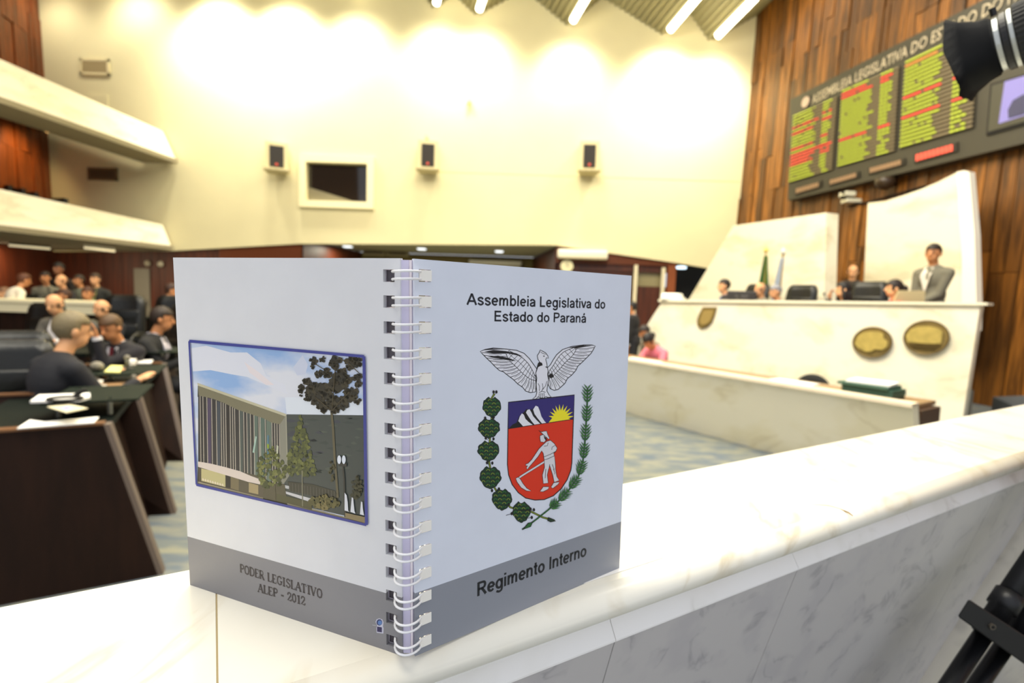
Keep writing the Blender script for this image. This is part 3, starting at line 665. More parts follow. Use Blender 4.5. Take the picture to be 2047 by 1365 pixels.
def person(label, base, face, seated=True, lean=.1, head=(0, 0), hands=(None, None), skin='tan', hair='short', haircol=(34, 26, 20), top=(40, 40, 44), shirt=None, tie=None, legs=(34, 34, 38), scale=1.0, seat=.47, group=None, female=False, side_lean=0, name='person'):
    """face = direction angle in plan (radians, 0 = +Y); base = point on the floor under the hips"""
    anchor = scale if isinstance(scale, tuple) else None
    t = thing(name, label, 'person', base, face, group)
    if not anchor: t.scale = (scale,)*3
    hz = seat+.09 if seated else .93
    hip = V((0, 0, hz)); up = V((side_lean, sin(lean), cos(lean))).normalized(); rt = V((1, 0, 0)); fw = rt.cross(up)*-1
    fw = up.cross(rt)
    if fw.y < 0: fw = -fw
    waist = hip+up*.16; chest = hip+up*.36; neck = hip+up*.50; sw = .165 if female else .185
    hp = neck+up*.075+V((0, .02, 0))
    hm = Matrix.Rotation(head[0], 3, 'Z') @ Matrix.Rotation(-head[1], 3, 'X')
    HB = hp; Hc = HB+hm @ V((0, .02, .10))
    def hl(x, y, z): return Hc+hm @ V((x, y, z))
    if anchor:
        px_, py_, Y_, z0_ = anchor; tp_ = aty(px_, py_, Y_); crown = hl(0, -.01, .135)
        s_ = (tp_.z-z0_)/crown.z; t.scale = (s_,)*3; off = Matrix.Rotation(face, 3, 'Z') @ (crown*s_)
        t.location = (tp_.x-off.x, tp_.y-off.y, z0_)
    Mt = Matrix((rt, fw, up)).transposed()
    def torso(bm, g):
        ell(bm, hip+up*.0, (.165+g, .115+g, .12+g), M=Mt); ell(bm, waist, (.145+g, .105+g, .15+g), M=Mt)
        ell(bm, chest, (.165+g, .115+g, .17+g), M=Mt)
        cap(bm, neck-up*.075-rt*(sw-.03), neck-up*.075+rt*(sw-.03), .062+g, .062+g)
        cap(bm, neck-up*.05-rt*.07, neck-up*.05+rt*.07, .06+g, .06+g)
    sh = [neck-up*.07+rt*s_*sw for s_ in (-1, 1)]
    hs = []
    for i, s_ in enumerate((-1, 1)):
        h = hands[i]
        if h is None: h = V((s_*.16, .36, hz+.08)) if seated else V((s_*.24, .05, .80))
        el, wr_ = ik(sh[i], h, .29, .26, V((s_*.22, -.35, -.9)))
        hs.append((sh[i], el, wr_))
    hips = [hip+V((s_*.095, 0, -.02)) for s_ in (-1, 1)]
    L_ = []
    for i, s_ in enumerate((-1, 1)):
        if seated: kn = V((s_*.13, .43, hz-.01)); an = V((s_*.13, .38, .09))
        else: kn = V((s_*.10, .03, .50)); an = V((s_*.11, 0, .09))
        L_.append((hips[i], kn, an))
    # --- body
    bm = BM(); torso(bm, 0)
    cap(bm, neck-up*.02, HB+hm @ V((0, .01, .03)), .056, .052)
    ell(bm, hl(0, -.005, .025), (.077, .096, .100), M=hm); ell(bm, hl(0, .025, -.045), (.060, .066, .070), M=hm)
    cap(bm, hl(0, .088, .015), hl(0, .108, -.018), .012, .017, 8)          # nose
    ell(bm, hl(0, .074, -.098+.03), (.026, .018, .010), M=hm)               # lips
    for s_ in (-1, 1): ell(bm, hl(s_*.080, -.005, -.008), (.014, .02, .032), M=hm)
    for (a, e, w_) in hs:
        cap(bm, a, e, .050, .040); cap(bm, e, w_, .040, .027)
        d = (w_-e).normalized(); sd = d.cross(V((0, 0, 1))); sd = sd.normalized() if sd.length > .1 else rt; nm = sd.cross(d)
        ell(bm, w_+d*.045, (.038, .05, .018), M=Matrix((sd, d, nm)).transposed())
        for k, (o_, ln) in enumerate(((-.027, .06), (-.009, .072), (.009, .066), (.027, .05))):
            p0 = w_+d*.085+sd*o_; p1 = p0+d*ln*.55-nm*.008; p2 = p1+d*ln*.4-nm*.022
            cap(bm, p0, p1, .0095, .009, 6); cap(bm, p1, p2, .009, .0075, 6)
        p0 = w_+d*.03+sd*.035; cap(bm, p0, p0+sd*.025+d*.03, .011, .010, 6); cap(bm, p0+sd*.025+d*.03, p0+sd*.028+d*.055, .010, .008, 6)
    for a, k, n_ in L_:
        cap(bm, a, k, .080, .055); cap(bm, k, n_, .055, .038); cap(bm, n_+V((0, -.03, -.05)), n_+V((0, .14, -.06)), .036, .030)
    body = remesh(bm, .0125, 3); body.materials.append(mat('skin_'+skin, SKIN[skin], .55))
    o = bpy.data.objects.new('body', body); COL.objects.link(o); o.parent = t
    # --- upper garment
    bm = BM(); torso(bm, .016)
    for (a, e, w_) in hs: cap(bm, a, e, .064, .052); cap(bm, e, e+(w_-e)*.92, .052, .040)
    if not seated and not female:
        ell(bm, hip+V((0, 0, -.05)), (.185, .135, .16))
    g_ = remesh(bm, .014, 4); g_.materials.append(mat('cloth_%d_%d_%d' % top, top, .85, bump=.15, scale=60))
    o = bpy.data.objects.new('jacket' if shirt else 'top_garment', g_); COL.objects.link(o); o.parent = t
    # --- trousers
    bm = BM(); ell(bm, hip, (.178, .13, .12))
    for a, k, n_ in L_: cap(bm, a, k, .093, .068); cap(bm, k, n_+V((0, 0, .02)), .068, .055)
    g_ = remesh(bm, .016, 3); g_.materials.append(mat('cloth_%d_%d_%d' % legs, legs, .85))
    o = bpy.data.objects.new('trousers', g_); COL.objects.link(o); o.parent = t
    bm = BM()
    for a, k, n_ in L_: cap(bm, n_+V((0, -.04, -.055)), n_+V((0, .15, -.06)), .042, .034)
    mesh_obj('shoes', bm, M_dark, t, True)
    if shirt:
        fr = .133
        A = neck-up*.02+fw*.05; 
        bm = BM(); pts = [neck+up*.0+fw*.068-rt*.055, neck+up*.0+fw*.068+rt*.055, chest+fw*(fr+.008)+rt*.062+up*.03, waist+fw*(fr+.002)+rt*.008+up*.04, waist+fw*(fr+.002)-rt*.008+up*.04, chest+fw*(fr+.008)-rt*.062+up*.03]
        slab(bm, pts, fw*.012); mesh_obj('shirt', bm, mat('shirt_%d_%d_%d' % shirt, shirt, .8), t)
        bm = BM(); lathe(bm, [(.062, 0), (.066, .02), (.060, .04)], neck-up*.005, 14); mesh_obj('collar', bm, mat('shirt_%d_%d_%d' % shirt, shirt, .8), t, True)
        for (a, e, w_) in hs:
            pass
        bm = BM()
        for (a, e, w_) in hs: tube(bm, [e+(w_-e)*.90, e+(w_-e)*1.02], [.040, .036], 10)
        mesh_obj('cuffs', bm, mat('shirt_%d_%d_%d' % shirt, shirt, .8), t)
        if tie:
            bm = BM(); slab(bm, [neck+fw*.086-rt*.014, neck+fw*.086+rt*.014, chest+fw*(fr+.024)+rt*.026, waist+fw*(fr+.016)+up*.05, chest+fw*(fr+.024)-rt*.026], fw*.008)
            mesh_obj('tie', bm, mat('tie_%d_%d_%d' % tie, tie, .6), t)
    # --- hair
    if hair:
        bm = BM(); k = 1.06
        vs = ell(bm, hl(0, -.012, .032), (.080*k, .100*k, .098*k), 20, 14, M=hm)
        inv = hm.inverted()
        kill = []
        for f in bm.faces:
            c_ = inv @ (f.calc_center_median()-Hc)
            low = -.065 if c_.y < -.02 else (-.01 if c_.y < .03 else .058)
            if hair == 'bald': 
                if c_.z > .035 or c_.y > .035 or c_.z < -.04: kill.append(f)
            elif hair in ('long', 'bun'):
                if (c_.y > .045 and c_.z < .06) or (c_.z < -.06): kill.append(f)
            elif c_.z < low: kill.append(f)
        bmesh.ops.delete(bm, geom=kill, context='FACES')
        for v in bm.verts: v.co += (v.co-Hc).normalized()*.006*noise.noise(v.co*38)
        bmesh.ops.solidify(bm, geom=bm.faces[:], thickness=.008)
        if hair == 'long':
            ell(bm, hl(0, -.075, -.09), (.075, .05, .13), M=hm)
            for s_ in (-1, 1): ell(bm, hl(s_*.072, -.01, -.07), (.022, .045, .10), M=hm)
        if hair == 'bun': ell(bm, hl(0, -.125, .0), (.045, .05, .05), M=hm)
        mesh_obj('hair', bm, mat('hair_%d_%d_%d' % haircol, haircol, .6, bump=.4, scale=50), t, True)
    bm = BM()
    for s_ in (-1, 1): ell(bm, hl(s_*.029, .082, .014), (.012, .007, .008), 8, 6, M=hm)
    mesh_obj('eyes', bm, mat('eye_dark', (40, 26, 20), .3), t, True)
    if hair != 'bald':
        bm = BM()
        for s_ in (-1, 1): cap(bm, hl(s_*.014, .090, .036), hl(s_*.044, .080, .036), .004, .003, 6)
        mesh_obj('eyebrows', bm, mat('hair_%d_%d_%d' % haircol, haircol, .6), t, True)
    return t
# angle helper: face value so that the figure looks from a towards b
def look(a, b): return math.atan2(-(b[0]-a[0]), b[1]-a[1])
def at(px, Y, z=0, py=600):
    p = aty(px, py, Y); return V((p.x, p.y, z))
def pz(px, py, Y): return aty(px, py, Y).z
CAM2 = (0, 0)
# ---- swivel chairs
def chair_proto(label, tall=True):
    t = thing('swivel_chair', label, 'chair')
    bm = BM(); box(bm, (0, 0, .46), (.52, .5, .12), bevel=.05); mesh_obj('seat', bm, M_blk, t, True)
    bm = BM()
    N_ = 8; h = .68 if tall else .5
    prev = None; rows = []
    for i in range(N_+1):
        z = .50+h*i/N_; y = -.24-.10*(i/N_)**1.2; wd = .25*(1-.12*(i/N_)**3) if i < N_ else .19
        rows.append([V((s_*wd*abs(c_)**.0 if 0 else s_*wd, y+.03*(abs(s_)**2), z)) for s_, c_ in ((-1, 0), (-.6, 0), (0, 0), (.6, 0), (1, 0))])
    F = [[bm.verts.new(p+V((0, .05, 0))) for p in r] for r in rows]; B_ = [[bm.verts.new(p-V((0, .06, 0))) for p in r] for r in rows]
    for i in range(N_):
        for j in range(4):
            bm.faces.new((F[i][j], F[i][j+1], F[i+1][j+1], F[i+1][j])); bm.faces.new((B_[i][j+1], B_[i][j], B_[i+1][j], B_[i+1][j+1]))
        bm.faces.new((F[i][0], F[i+1][0], B_[i+1][0], B_[i][0])); bm.faces.new((F[i][4], B_[i][4], B_[i+1][4], F[i+1][4]))
    for j in range(4): bm.faces.new((F[N_][j], F[N_][j+1], B_[N_][j+1], B_[N_][j])); bm.faces.new((F[0][j+1], F[0][j], B_[0][j], B_[0][j+1]))
    bmesh.ops.recalc_face_normals(bm, faces=bm.faces[:]); bmesh.ops.bevel(bm, geom=[e for e in bm.edges if e.calc_face_angle(0) > 1.0], offset=.02, segments=2, affect='EDGES')
    mesh_obj('backrest', bm, M_blk, t, True)
    bm = BM(); box(bm, (0, -.25, .90), (.38, .05, .16), bevel=.024); box(bm, (0, -.20, .70), (.38, .05, .18), bevel=.024); mesh_obj('back_cushion', bm, M_blk, t, True)
    for s_ in (-1, 1):
        bm = BM(); tube(bm, [V((s_*.27, -.18, .48)), V((s_*.30, -.16, .66)), V((s_*.30, .05, .69)), V((s_*.29, .14, .66)), V((s_*.27, .12, .48))], .022, 8); mesh_obj('armrest', bm, mat('chair_plastic', (24, 24, 22), .4), t, True)
    bm = BM(); tube(bm, [V((0, 0, .41)), V((0, 0, .10))], .035, 10)
    mesh_obj('post', bm, mat('chair_metal', (70, 70, 70), .3, metal=.8), t, True)
    bm = BM()
    for k in range(5): 
        a = 2*pi*k/5; tube(bm, [V((0, 0, .11)), V((.27*cos(a), .27*sin(a), .07))], [.03, .018], 6); ell(bm, (.27*cos(a), .27*sin(a), .03), (.03, .02, .03), 8, 6)
    mesh_obj('star_base', bm, MC['chair_plastic'], t)
    return t
CH0 = chair_proto('x'); ch_used = [False]
def chair(pos, face, label, group, scale=1.0):
    if not ch_used[0]: c_ = CH0; ch_used[0] = True
    else: c_ = copy_tree(CH0)
    c_.location = pos; c_.rotation_euler = (0, 0, face); c_.scale = (scale,)*3; c_['label'] = label; c_['group'] = group; c_['category'] = 'chair'; return c_
GP = 'people on and behind the podium'
# ---- podium people
def podp(px, Y): return at(px, Y, ZP)
LEFT = radians(70)
def fit_scale(px, ytop, Y, z0, nominal): return (px, ytop, Y, z0)
person('seated man in dark suit and blue shirt at the far left end of the podium', podp(1449, 9.2), radians(75), head=(.2, 0), skin='light', top=(44, 42, 44), shirt=(150, 160, 205), tie=(70, 90, 150), hands=(V((-.15, .42, .66)), V((.2, .42, .66))), scale=fit_scale(1449, 557, 9.2, ZP, 1.35), group=GP)
person('balding seated man with grey jacket left of the white-haired man on the podium', podp(1520, 8.9), radians(100), head=(.1, .1), skin='light', hair='bald', haircol=(90, 66, 50), top=(120, 116, 100), shirt=(210, 205, 190), hands=(V((-.1, .4, .7)), V((.15, .4, .7))), scale=fit_scale(1520, 564, 8.9, ZP, 1.35), group=GP)
person('white-haired man in light grey suit leaning to his neighbour on the podium', podp(1553, 8.5), radians(95), lean=.35, head=(.1, .15), skin='light', haircol=(140, 140, 146), top=(140, 130, 104), shirt=(150, 160, 200), hands=(V((-.05, .36, .9)), V((.2, .42, .72))), scale=fit_scale(1550, 568, 8.5, ZP, 1.32), group=GP)
person('dark-haired woman with her hand at her cheek, seated in the plank gap', podp(1688, 7.5), radians(60), head=(.3, 0), skin='light', hair='long', haircol=(26, 20, 18), top=(42, 36, 34), hands=(V((-.1, .40, .68)), V((.08, .26, 1.10))), female=True, scale=fit_scale(1688, 562, 7.5, ZP, 1.35), group=GP)
person('person with bare head standing behind the seated woman in the plank gap', at(1706, 9.3, ZP), radians(150), seated=False, head=(0, -.1), skin='light', hair='bald', haircol=(70, 50, 36), top=(60, 50, 40), scale=fit_scale(1706, 529, 9.3, ZP, 1.72), group=GP)
person('woman with pulled-back dark hair and red top beside the standing man', podp(1789, 7.0), radians(75), lean=-.05, head=(0, .05), skin='light', hair='bun', haircol=(36, 24, 20), top=(214, 62, 48), hands=(V((-.2, .40, .66)), V((.14, .44, .66))), female=True, scale=fit_scale(1789, 558, 7.0, ZP, 1.35), group=GP)
person('young man in grey suit standing with folded hands at the right end of the podium', podp(1868, 7.0), radians(108), seated=False, lean=.03, head=(.25, .05), skin='tan', haircol=(40, 28, 18), top=(112, 108, 92), shirt=(214, 206, 190), legs=(90, 86, 76), hands=(V((.02, .24, .95)), V((.08, .26, .93))), scale=fit_scale(1868, 486, 7.0, ZP, 1.72), group=GP)
CHG = 'high-backed black chairs on the podium'
chair(podp(1486, 9.9), radians(110), 'black chair behind the computer monitor on the podium', CHG, (pz(1486, 566, 9.9)-ZP)/1.18)
chair(podp(1580, 8.9), radians(120), 'black chair with ribbed back right of the white-haired man', CHG, (pz(1590, 568, 8.9)-ZP)/1.18)
chair(podp(1712, 7.7), radians(120), 'big empty black chair between the two seated women on the podium', CHG, (pz(1730, 561, 7.7)-ZP)/1.18)
# things on the inner desk, placed along the sight line a little behind the front wall
def shelf(px, back, z): q = PF(px, 600); return at(px, q.y+back, z)
# monitor
t = thing('computer_monitor', 'dark monitor seen from the back on the podium desk', 'monitor', shelf(1482, .55, 1.385), radians(-20))
bm = BM(); box(bm, (0, 0, .22), (.46, .06, .26), bevel=.02); mesh_obj('screen_shell', bm, mat('monitor_shell', (52, 48, 46), .5), t)
bm = BM(); box(bm, (0, -.04, .2), (.22, .05, .16), bevel=.02); mesh_obj('back_bulge', bm, mat('monitor_bulge', (66, 62, 58), .5), t)
bm = BM(); box(bm, (0, 0, .04), (.06, .05, .10)); box(bm, (0, 0, 0), (.24, .16, .02), bevel=.006); mesh_obj('stand', bm, M_dark, t)
# beige screen back and white box
t = thing('beige_monitor', 'beige flat monitor back in front of the woman with the red top', 'monitor', shelf(1814, .45, 1.42), radians(-20))
bm = BM(); hexa(bm, [V((-.19, 0, .05)), V((.19, 0, .05)), V((.17, -.05, .34)), V((-.12, -.05, .34)), V((-.19, .05, .05)), V((.19, .05, .05)), V((.17, -.01, .34)), V((-.12, -.01, .34))]); mesh_obj('shell', bm, mat('beige_shell', (204, 190, 144), .5), t)
bm = BM(); box(bm, (0, 0, .02), (.24, .18, .04), bevel=.01); mesh_obj('foot', bm, MC['beige_shell'], t)
t = thing('white_cloth_bundle', 'white folded bundle on the left end of the podium top', 'cloth', shelf(1343, .1, PF(1343, 599).z), radians(-36))
bm = BM(); box(bm, (0, 0, .06), (.34, .26, .11), bevel=.045); box(bm, (.02, 0, .02), (.38, .27, .05), bevel=.02); mesh_obj('bundle', bm, mat('white_cloth', (255, 252, 240), .7), t, True)
for px, py in ((1643, 603), (1473, 601)):
    p = PF(px, py)+PN*.1; p.z = PF(px, 603).z
    t = thing('desk_microphone', 'small gooseneck microphone on the podium top ' + ('left of the plank gap' if px > 1600 else 'left of the dark monitor'), 'microphone', p)
    bm = BM(); tube(bm, [V((0, 0, 0)), V((0, 0, .05)), V((-.03, -.02, .10))], .006, 6); lathe(bm, [(.03, 0), (.03, .012)], seg=12); mesh_obj('gooseneck', bm, M_dark, t)
    bm = BM(); ell(bm, (-.04, -.025, .11), (.016, .016, .02)); mesh_obj('head', bm, M_dark, t, True)
# flags
def flag(px, Y, ytip, cols, label, w0, cap_col):
    z1 = pz(px, ytip, Y); b = at(px, Y, ZP)
    t = thing('flag', label, 'flag', b)
    H = z1-ZP
    bm = BM(); tube(bm, [V((0, 0, 0)), V((0, 0, H))], .016, 8); lathe(bm, [(.16, 0), (.16, .03), (.03, .06)], seg=16); mesh_obj('pole', bm, mat('flag_pole', (176, 150, 90), .4), t)
    bm = BM(); lathe(bm, [(.01, H), (.05, H+.03), (.04, H+.07), (.005, H+.13)], seg=10); mesh_obj('finial', bm, mat('finial_%s' % label[:5], cap_col, .35), t, True)
    # draped cloth hanging in folds
    for ci, (c_, a0, a1) in enumerate(cols):
        bm = BM(); n = 10; m_ = 14; g = []
        for i in range(m_+1):
            f = i/m_; z = H-.06-(H-.55)*f; wd = w0*(.22+.78*f)
            g.append([bm.verts.new(V((-wd/2+wd*(a0+(a1-a0)*j/n), .04*sin(7*(a0+(a1-a0)*j/n)*2+f*2)*(.3+f)-.02, z))) for j in range(n+1)])
        for i in range(m_):
            for j in range(n): bm.faces.new((g[i][j], g[i][j+1], g[i+1][j+1], g[i+1][j]))
        bmesh.ops.solidify(bm, geom=bm.faces[:], thickness=.006)
        mesh_obj('cloth_fold', bm, mat('flag_%d_%d_%d' % c_, c_, .8), t, True)
flag(1524, 10.15, 505, [((58, 112, 50), 0, .45), ((196, 186, 60), .45, .62), ((70, 126, 60), .62, 1)], 'green and yellow draped flag with gold finial on the podium', .36, (226, 204, 110))
flag(1558, 10.05, 508, [((190, 200, 216), 0, .4), ((70, 96, 130), .4, .6), ((216, 222, 230), .6, 1)], 'pale blue and white draped flag right of the green one', .46, (220, 220, 214))
# ================================================================== CLERKS' ENCLOSURE
ZT = .77
T1, T3 = atz(1255, 717, ZT), atz(1825, 808, ZT)
td = (T3-T1).normalized(); tn = V((-td.y, td.x, 0)); tn = tn if tn.x > 0 else -tn
T0 = T1-td*1.6
B1, B2 = atz(1251, 819.5, 0), atz(1538, 910.5, 0); bd_ = (B2-B1).normalized()
_m = (B1+B2)/2; Bn = _m+td*((T3-_m).dot(td)); Bf = _m+td*((T0-_m).dot(td))
lw = thing('low_marble_wall', 'low cream marble wall around the clerks desk, in front of the podium', 'low wall', (2.4, 5, 0))
bm = BM(); hexa(bm, [T0, T3, Bn, Bf, T0+tn*.10, T3+tn*.10, Bn+tn*.10, Bf+tn*.10]); bmesh.ops.recalc_face_normals(bm, faces=bm.faces[:]); mesh_obj('wall_slab', bm, M_marble, lw, world=True)
bm = BM(); a, b = T0+V((0, 0, .004)), T3+V((0, 0, .004)); hexa(bm, [a-tn*.015, b-tn*.015, b-tn*.015-V((0, 0, .03)), a-tn*.015-V((0, 0, .03)), a+tn*.11, b+tn*.11, b+tn*.11-V((0, 0, .03)), a+tn*.11-V((0, 0, .03))]); bmesh.ops.recalc_face_normals(bm, faces=bm.faces[:]); mesh_obj('cap', bm, mat('pink_marble_edge', (250, 232, 205), .4), lw, world=True)
dk = thing('clerks_desk', 'long brown clerks desktop behind the low marble wall', 'desk', (2.8, 5.2, 0))
a, b = T0+tn*.12-V((0, 0, .03)), T3+tn*.12-V((0, 0, .03))-td*.05
bm = BM(); slab(bm, [a, b, b+tn*.50, a+tn*.50], (0, 0, -.035)); mesh_obj('desktop', bm, mat('clerk_desktop', (150, 118, 80), .35), dk, world=True)
e0 = b+tn*.06-V((0, 0, .04)); 
bm = BM(); slab(bm, [e0-td*.45, e0+td*.05, e0+td*.05+tn*.40, e0-td*.45+tn*.40], (0, 0, -.22)); mesh_obj('end_cabinet', bm, mat('dark_cabinet', (74, 52, 36), .5), dk, world=True)
for k in (.2, 1.6, 3.0):
    q = T0+tn*.5+td*k; bm = BM(); box(bm, (q.x, q.y, .35), (.05, .05, .70)); mesh_obj('leg', bm, M_dark, dk, world=True)
q = b+tn*.45; bm = BM(); box(bm, (q.x-.1, q.y+.05, .24), (.05, .05, .48)); mesh_obj('leg', bm, M_dark, dk, world=True)
ZD = b.z
def ondesk(px, py): return atz(px, py, ZD)
p = ondesk(1785, 800)
ang = math.atan2(td.y, td.x)
t = thing('green_folder_stack', 'stack of dark green folders at the near end of the clerks desk', 'folders', T3-td*.42+tn*.30-V((0, 0, .03)), ang)
random.seed(5)
for k in range(4):
    bm = BM(); box(bm, (random.uniform(-.02, .02), random.uniform(-.02, .02), .014+.028*k), (.40, .28, .026), bevel=.008); mesh_obj('folder', bm, mat('green_folder_%d' % (k % 2), ((48, 84, 68), (62, 96, 80))[k % 2], .5), t)
p2 = T3-td*.42+tn*.30-V((0, 0, .03))+V((0, 0, .112))
t = thing('white_paper_pile', 'white papers lying on the dark green folder stack', 'papers', p2, ang+.1)
for k in range(2):
    bm = BM(); box(bm, (.01*k, .012*k, .006+.012*k), (.33, .23, .010)); mesh_obj('sheet_block', bm, mat('paper_white', (255, 253, 248), .7), t)
q = T1+td*((ondesk(1565, 768)-T1).dot(td))+tn*.28-V((0, 0, .03))
t = thing('white_paper_pile', 'flat white papers on the clerks desk left of the near oval chair', 'papers', q, ang)
for k in range(2):
    bm = BM(); box(bm, (.03*k, .0, .006+.012*k), (.40, .22, .011)); mesh_obj('sheet_block', bm, MC['paper_white'], t)
t = thing('white_paper_pile', 'white papers under the arms of the woman in pink', 'papers', T1+td*.05+tn*.20-V((0, 0, .03)), ang)
bm = BM(); box(bm, (0, 0, .008), (.5, .22, .014)); mesh_obj('sheet_block', bm, MC['paper_white'], t)
# oval-backed clerk chairs
def oval_chair(pos, face, label, scale=1):
    t = thing('clerk_chair', label, 'chair', pos, face, 'oval-backed black clerk chairs'); t.scale = (scale,)*3
    M_f = mat('black_fabric', (22, 22, 20), .8)
    bm = BM(); vs = ell(bm, (0, 0, .74), (.23, .05, .19), 20, 14)
    for v in vs: v.co.y += .35*(v.co.x**2)
    mesh_obj('backrest', bm, M_f, t, True)
    bm = BM(); ell(bm, (0, .24, .46), (.24, .23, .05), 20, 10); mesh_obj('seat', bm, M_f, t, True)
    bm = BM(); tube(bm, [V((0, -.03, .72)), V((0, -.04, .5)), V((0, .1, .42)), V((0, .24, .42))], .018, 8); tube(bm, [V((0, .24, .42)), V((0, .24, .1))], .03, 8)
    mesh_obj('frame', bm, M_dark, t)
    bm = BM()
    for k in range(5): tube(bm, [V((0, .24, .1)), V((.24*cos(2*pi*k/5), .24+.24*sin(2*pi*k/5), .02))], .02, 6)
    mesh_obj('star_base', bm, M_dark, t)
fcl = look((0, 0), (-tn.x, -tn.y))
def behind(px, dist):    # point behind the low wall on the sight line px
    for k in range(400):
        q = T1+td*(k*.015-1.0)+tn*dist
        r = ray(px, 700)
        if abs(q.x/q.y-r.x/r.y) < .006: return V((q.x, q.y, 0))
    return T1+tn*dist
q = behind(1637, 1.0); oval_chair(q, fcl, 'near oval-backed black chair at the middle of the clerks desk', (pz(1637, 748, q.y))/.93)
q = behind(1331, 1.05); oval_chair(q, fcl-.5, 'far oval-backed black chair just right of the woman in pink', (pz(1331, 700, q.y))/.93)
q = behind(1300, .85)
GC = 'people by the clerks desk'
person('woman in pink top with dark hair bent over papers at the low marble wall', q, fcl+.05, lean=.62, head=(.1, .75), skin='tan', hair='bun', haircol=(24, 18, 18), top=(226, 122, 138), hands=(V((-.22, .66, .80)), V((.18, .64, .80))), female=True, scale=(1291, 668, q.y-.35, 0), seat=.45, group=GC)
oval_chair(q-tn*(-.12), fcl, 'oval-backed black chair hidden under the woman in pink', .9)
q2 = at(1288, 7.9)
person('dark-haired person in grey sitting behind the woman in pink', q2, radians(110), lean=.35, head=(0, .4), skin='tan', haircol=(40, 30, 26), top=(128, 116, 98), scale=(1285, 650, 7.9, 0), group=GC)
person('man in black suit standing half hidden by the right edge of the notebook', at(1262, 9.6), radians(60), seated=False, head=(.2, 0), skin='tan', haircol=(20, 16, 14), top=(26, 24, 26), shirt=(190, 190, 190), scale=(1264, 602, 9.6, 0), group=GC)
# ================================================================== LEGISLATORS' DESKS (left)
M_desk = mat('dark_desk_wood', (38, 20, 11), .65, spec=.2, vary=.35, scale=3, stretch=(4, 4, .6))
M_band = mat('desk_edge_band', (108, 94, 84), .5)
M_top = mat('desk_black_top', (14, 22, 18), .6, spec=.12)
M_brown = mat('desk_top_rim', (116, 78, 46), .4)
DD = V((-.447, .894, 0)); DV = V((-.894, -.447, 0)); ZK = .80
dtop = [atz(207, 849, ZK), atz(266, 781, ZK), atz(323, 727, ZK)]
dbot = [atz(316, 1150, 0), atz(341, 1028, 0), atz(367, 922, 0)]
dtop.append(dtop[2]+DD*1.5); dbot.append(dbot[2]+DD*1.5)
desk_lab = ['dark wooden desk nearest the marble ledge, white papers on its black top', 'second dark wooden desk from the ledge, with a round microphone on it', 'third dark wooden desk from the ledge, partly behind the notebook']
DIRV = (atz(0, 864, ZK)-dtop[0]).normalized()
for i in range(3):
    t = thing('legislator_desk', desk_lab[i], 'desk', (dtop[i].x, dtop[i].y, 0), 0, 'dark desks in the row beside the ledge')
    P0, P1 = dtop[i], dbot[i]; vv = DIRV if i == 0 else DV; wdt = 1.3 if i == 0 else .75
    th = DD*.05
    A, B_, C_, D_ = P0, P0+vv*wdt, P1+vv*(wdt+.3), P1
    B_ = V((B_.x, B_.y, ZK)); C_ = onpl(-150, 1290, A, (B_-A).cross(D_-A).normalized()) if i == 0 else V((B_.x, B_.y, 0))
    bm = BM(); hexa(bm, [A, B_, C_, D_, A+th, B_+th, C_+th, D_+th]); bmesh.ops.recalc_face_normals(bm, faces=bm.faces[:]); mesh_obj('end_panel', bm, M_desk, t, world=True)
    o2 = -vv*(.024 if i == 0 else .030)
    bm = BM(); hexa(bm, [A, A+o2, D_+o2, D_, A+th*1.3, A+o2+th*1.3, D_+o2+th*1.3, D_+th*1.3]); bmesh.ops.recalc_face_normals(bm, faces=bm.faces[:]); mesh_obj('edge_band', bm, M_band, t, world=True)
    up_ = V((0, 0, .012))
    bm = BM(); hexa(bm, [A-th*.2, B_-th*.2, B_+th+up_*0-th*.0, A+th, A-th*.2+up_, B_-th*.2+up_, B_+th+up_, A+th+up_]); bmesh.ops.recalc_face_normals(bm, faces=bm.faces[:]); mesh_obj('top_rim', bm, M_brown, t, world=True)
    nx, nb = dtop[i+1], dbot[i+1]
    wt = .62
    bm = BM(); slab(bm, [A+th+V((0, 0, -.02)), nx+V((0, 0, -.02)), nx+DV*wt+V((0, 0, -.02)), A+th+DV*wt+V((0, 0, -.02))], (0, 0, -.04)); mesh_obj('desktop', bm, M_top, t, world=True)
    f0, f1 = A+th+DV*.10, nx+DV*.10; g0, g1 = D_+th+DV*.12, nb+DV*.12
    bm = BM(); hexa(bm, [f0-V((0, 0, .05)), f1-V((0, 0, .05)), g1, g0, f0+DV*.03-V((0, 0, .05)), f1+DV*.03-V((0, 0, .05)), g1+DV*.03, g0+DV*.03]); bmesh.ops.recalc_face_normals(bm, faces=bm.faces[:]); mesh_obj('modesty_panel', bm, M_desk, t, world=True)
    # raised glass shelf on small posts
    s0 = A+th+DD*.22+V((0, 0, .075))-DV*.10; s1 = s0+DD*.50
    bm = BM(); slab(bm, [s0, s1, s1+DV*.42, s0+DV*.42], (0, 0, -.01)); mesh_obj('glass_shelf', bm, mat('dark_glass_shelf', (18, 30, 24), .6, spec=.12), t, world=True)
    bm = BM()
    for q in (s0+DD*.06+DV*.14, s1-DD*.06+DV*.14, s0+DD*.06+DV*.36, s1-DD*.06+DV*.36): tube(bm, [q-V((0, 0, .09)), q], .012, 8)
    mesh_obj('shelf_post', bm, mat('steel_post', (150, 150, 140), .3, metal=.8), t, world=True)
def flat(name, label, cat, pxs, m, z, th=.006, group=None):
    t_ = [atz(x, y, z) for x, y in pxs]; c_ = sum(t_, V())/len(t_)
    bm = BM(); slab(bm, [p-c_ for p in t_], (0, 0, th)); o = mesh_obj(name, bm, m); o.location = c_; tag(o, label, cat, group); return o
MP = MC['paper_white']
GPp = 'papers on the dark desks'
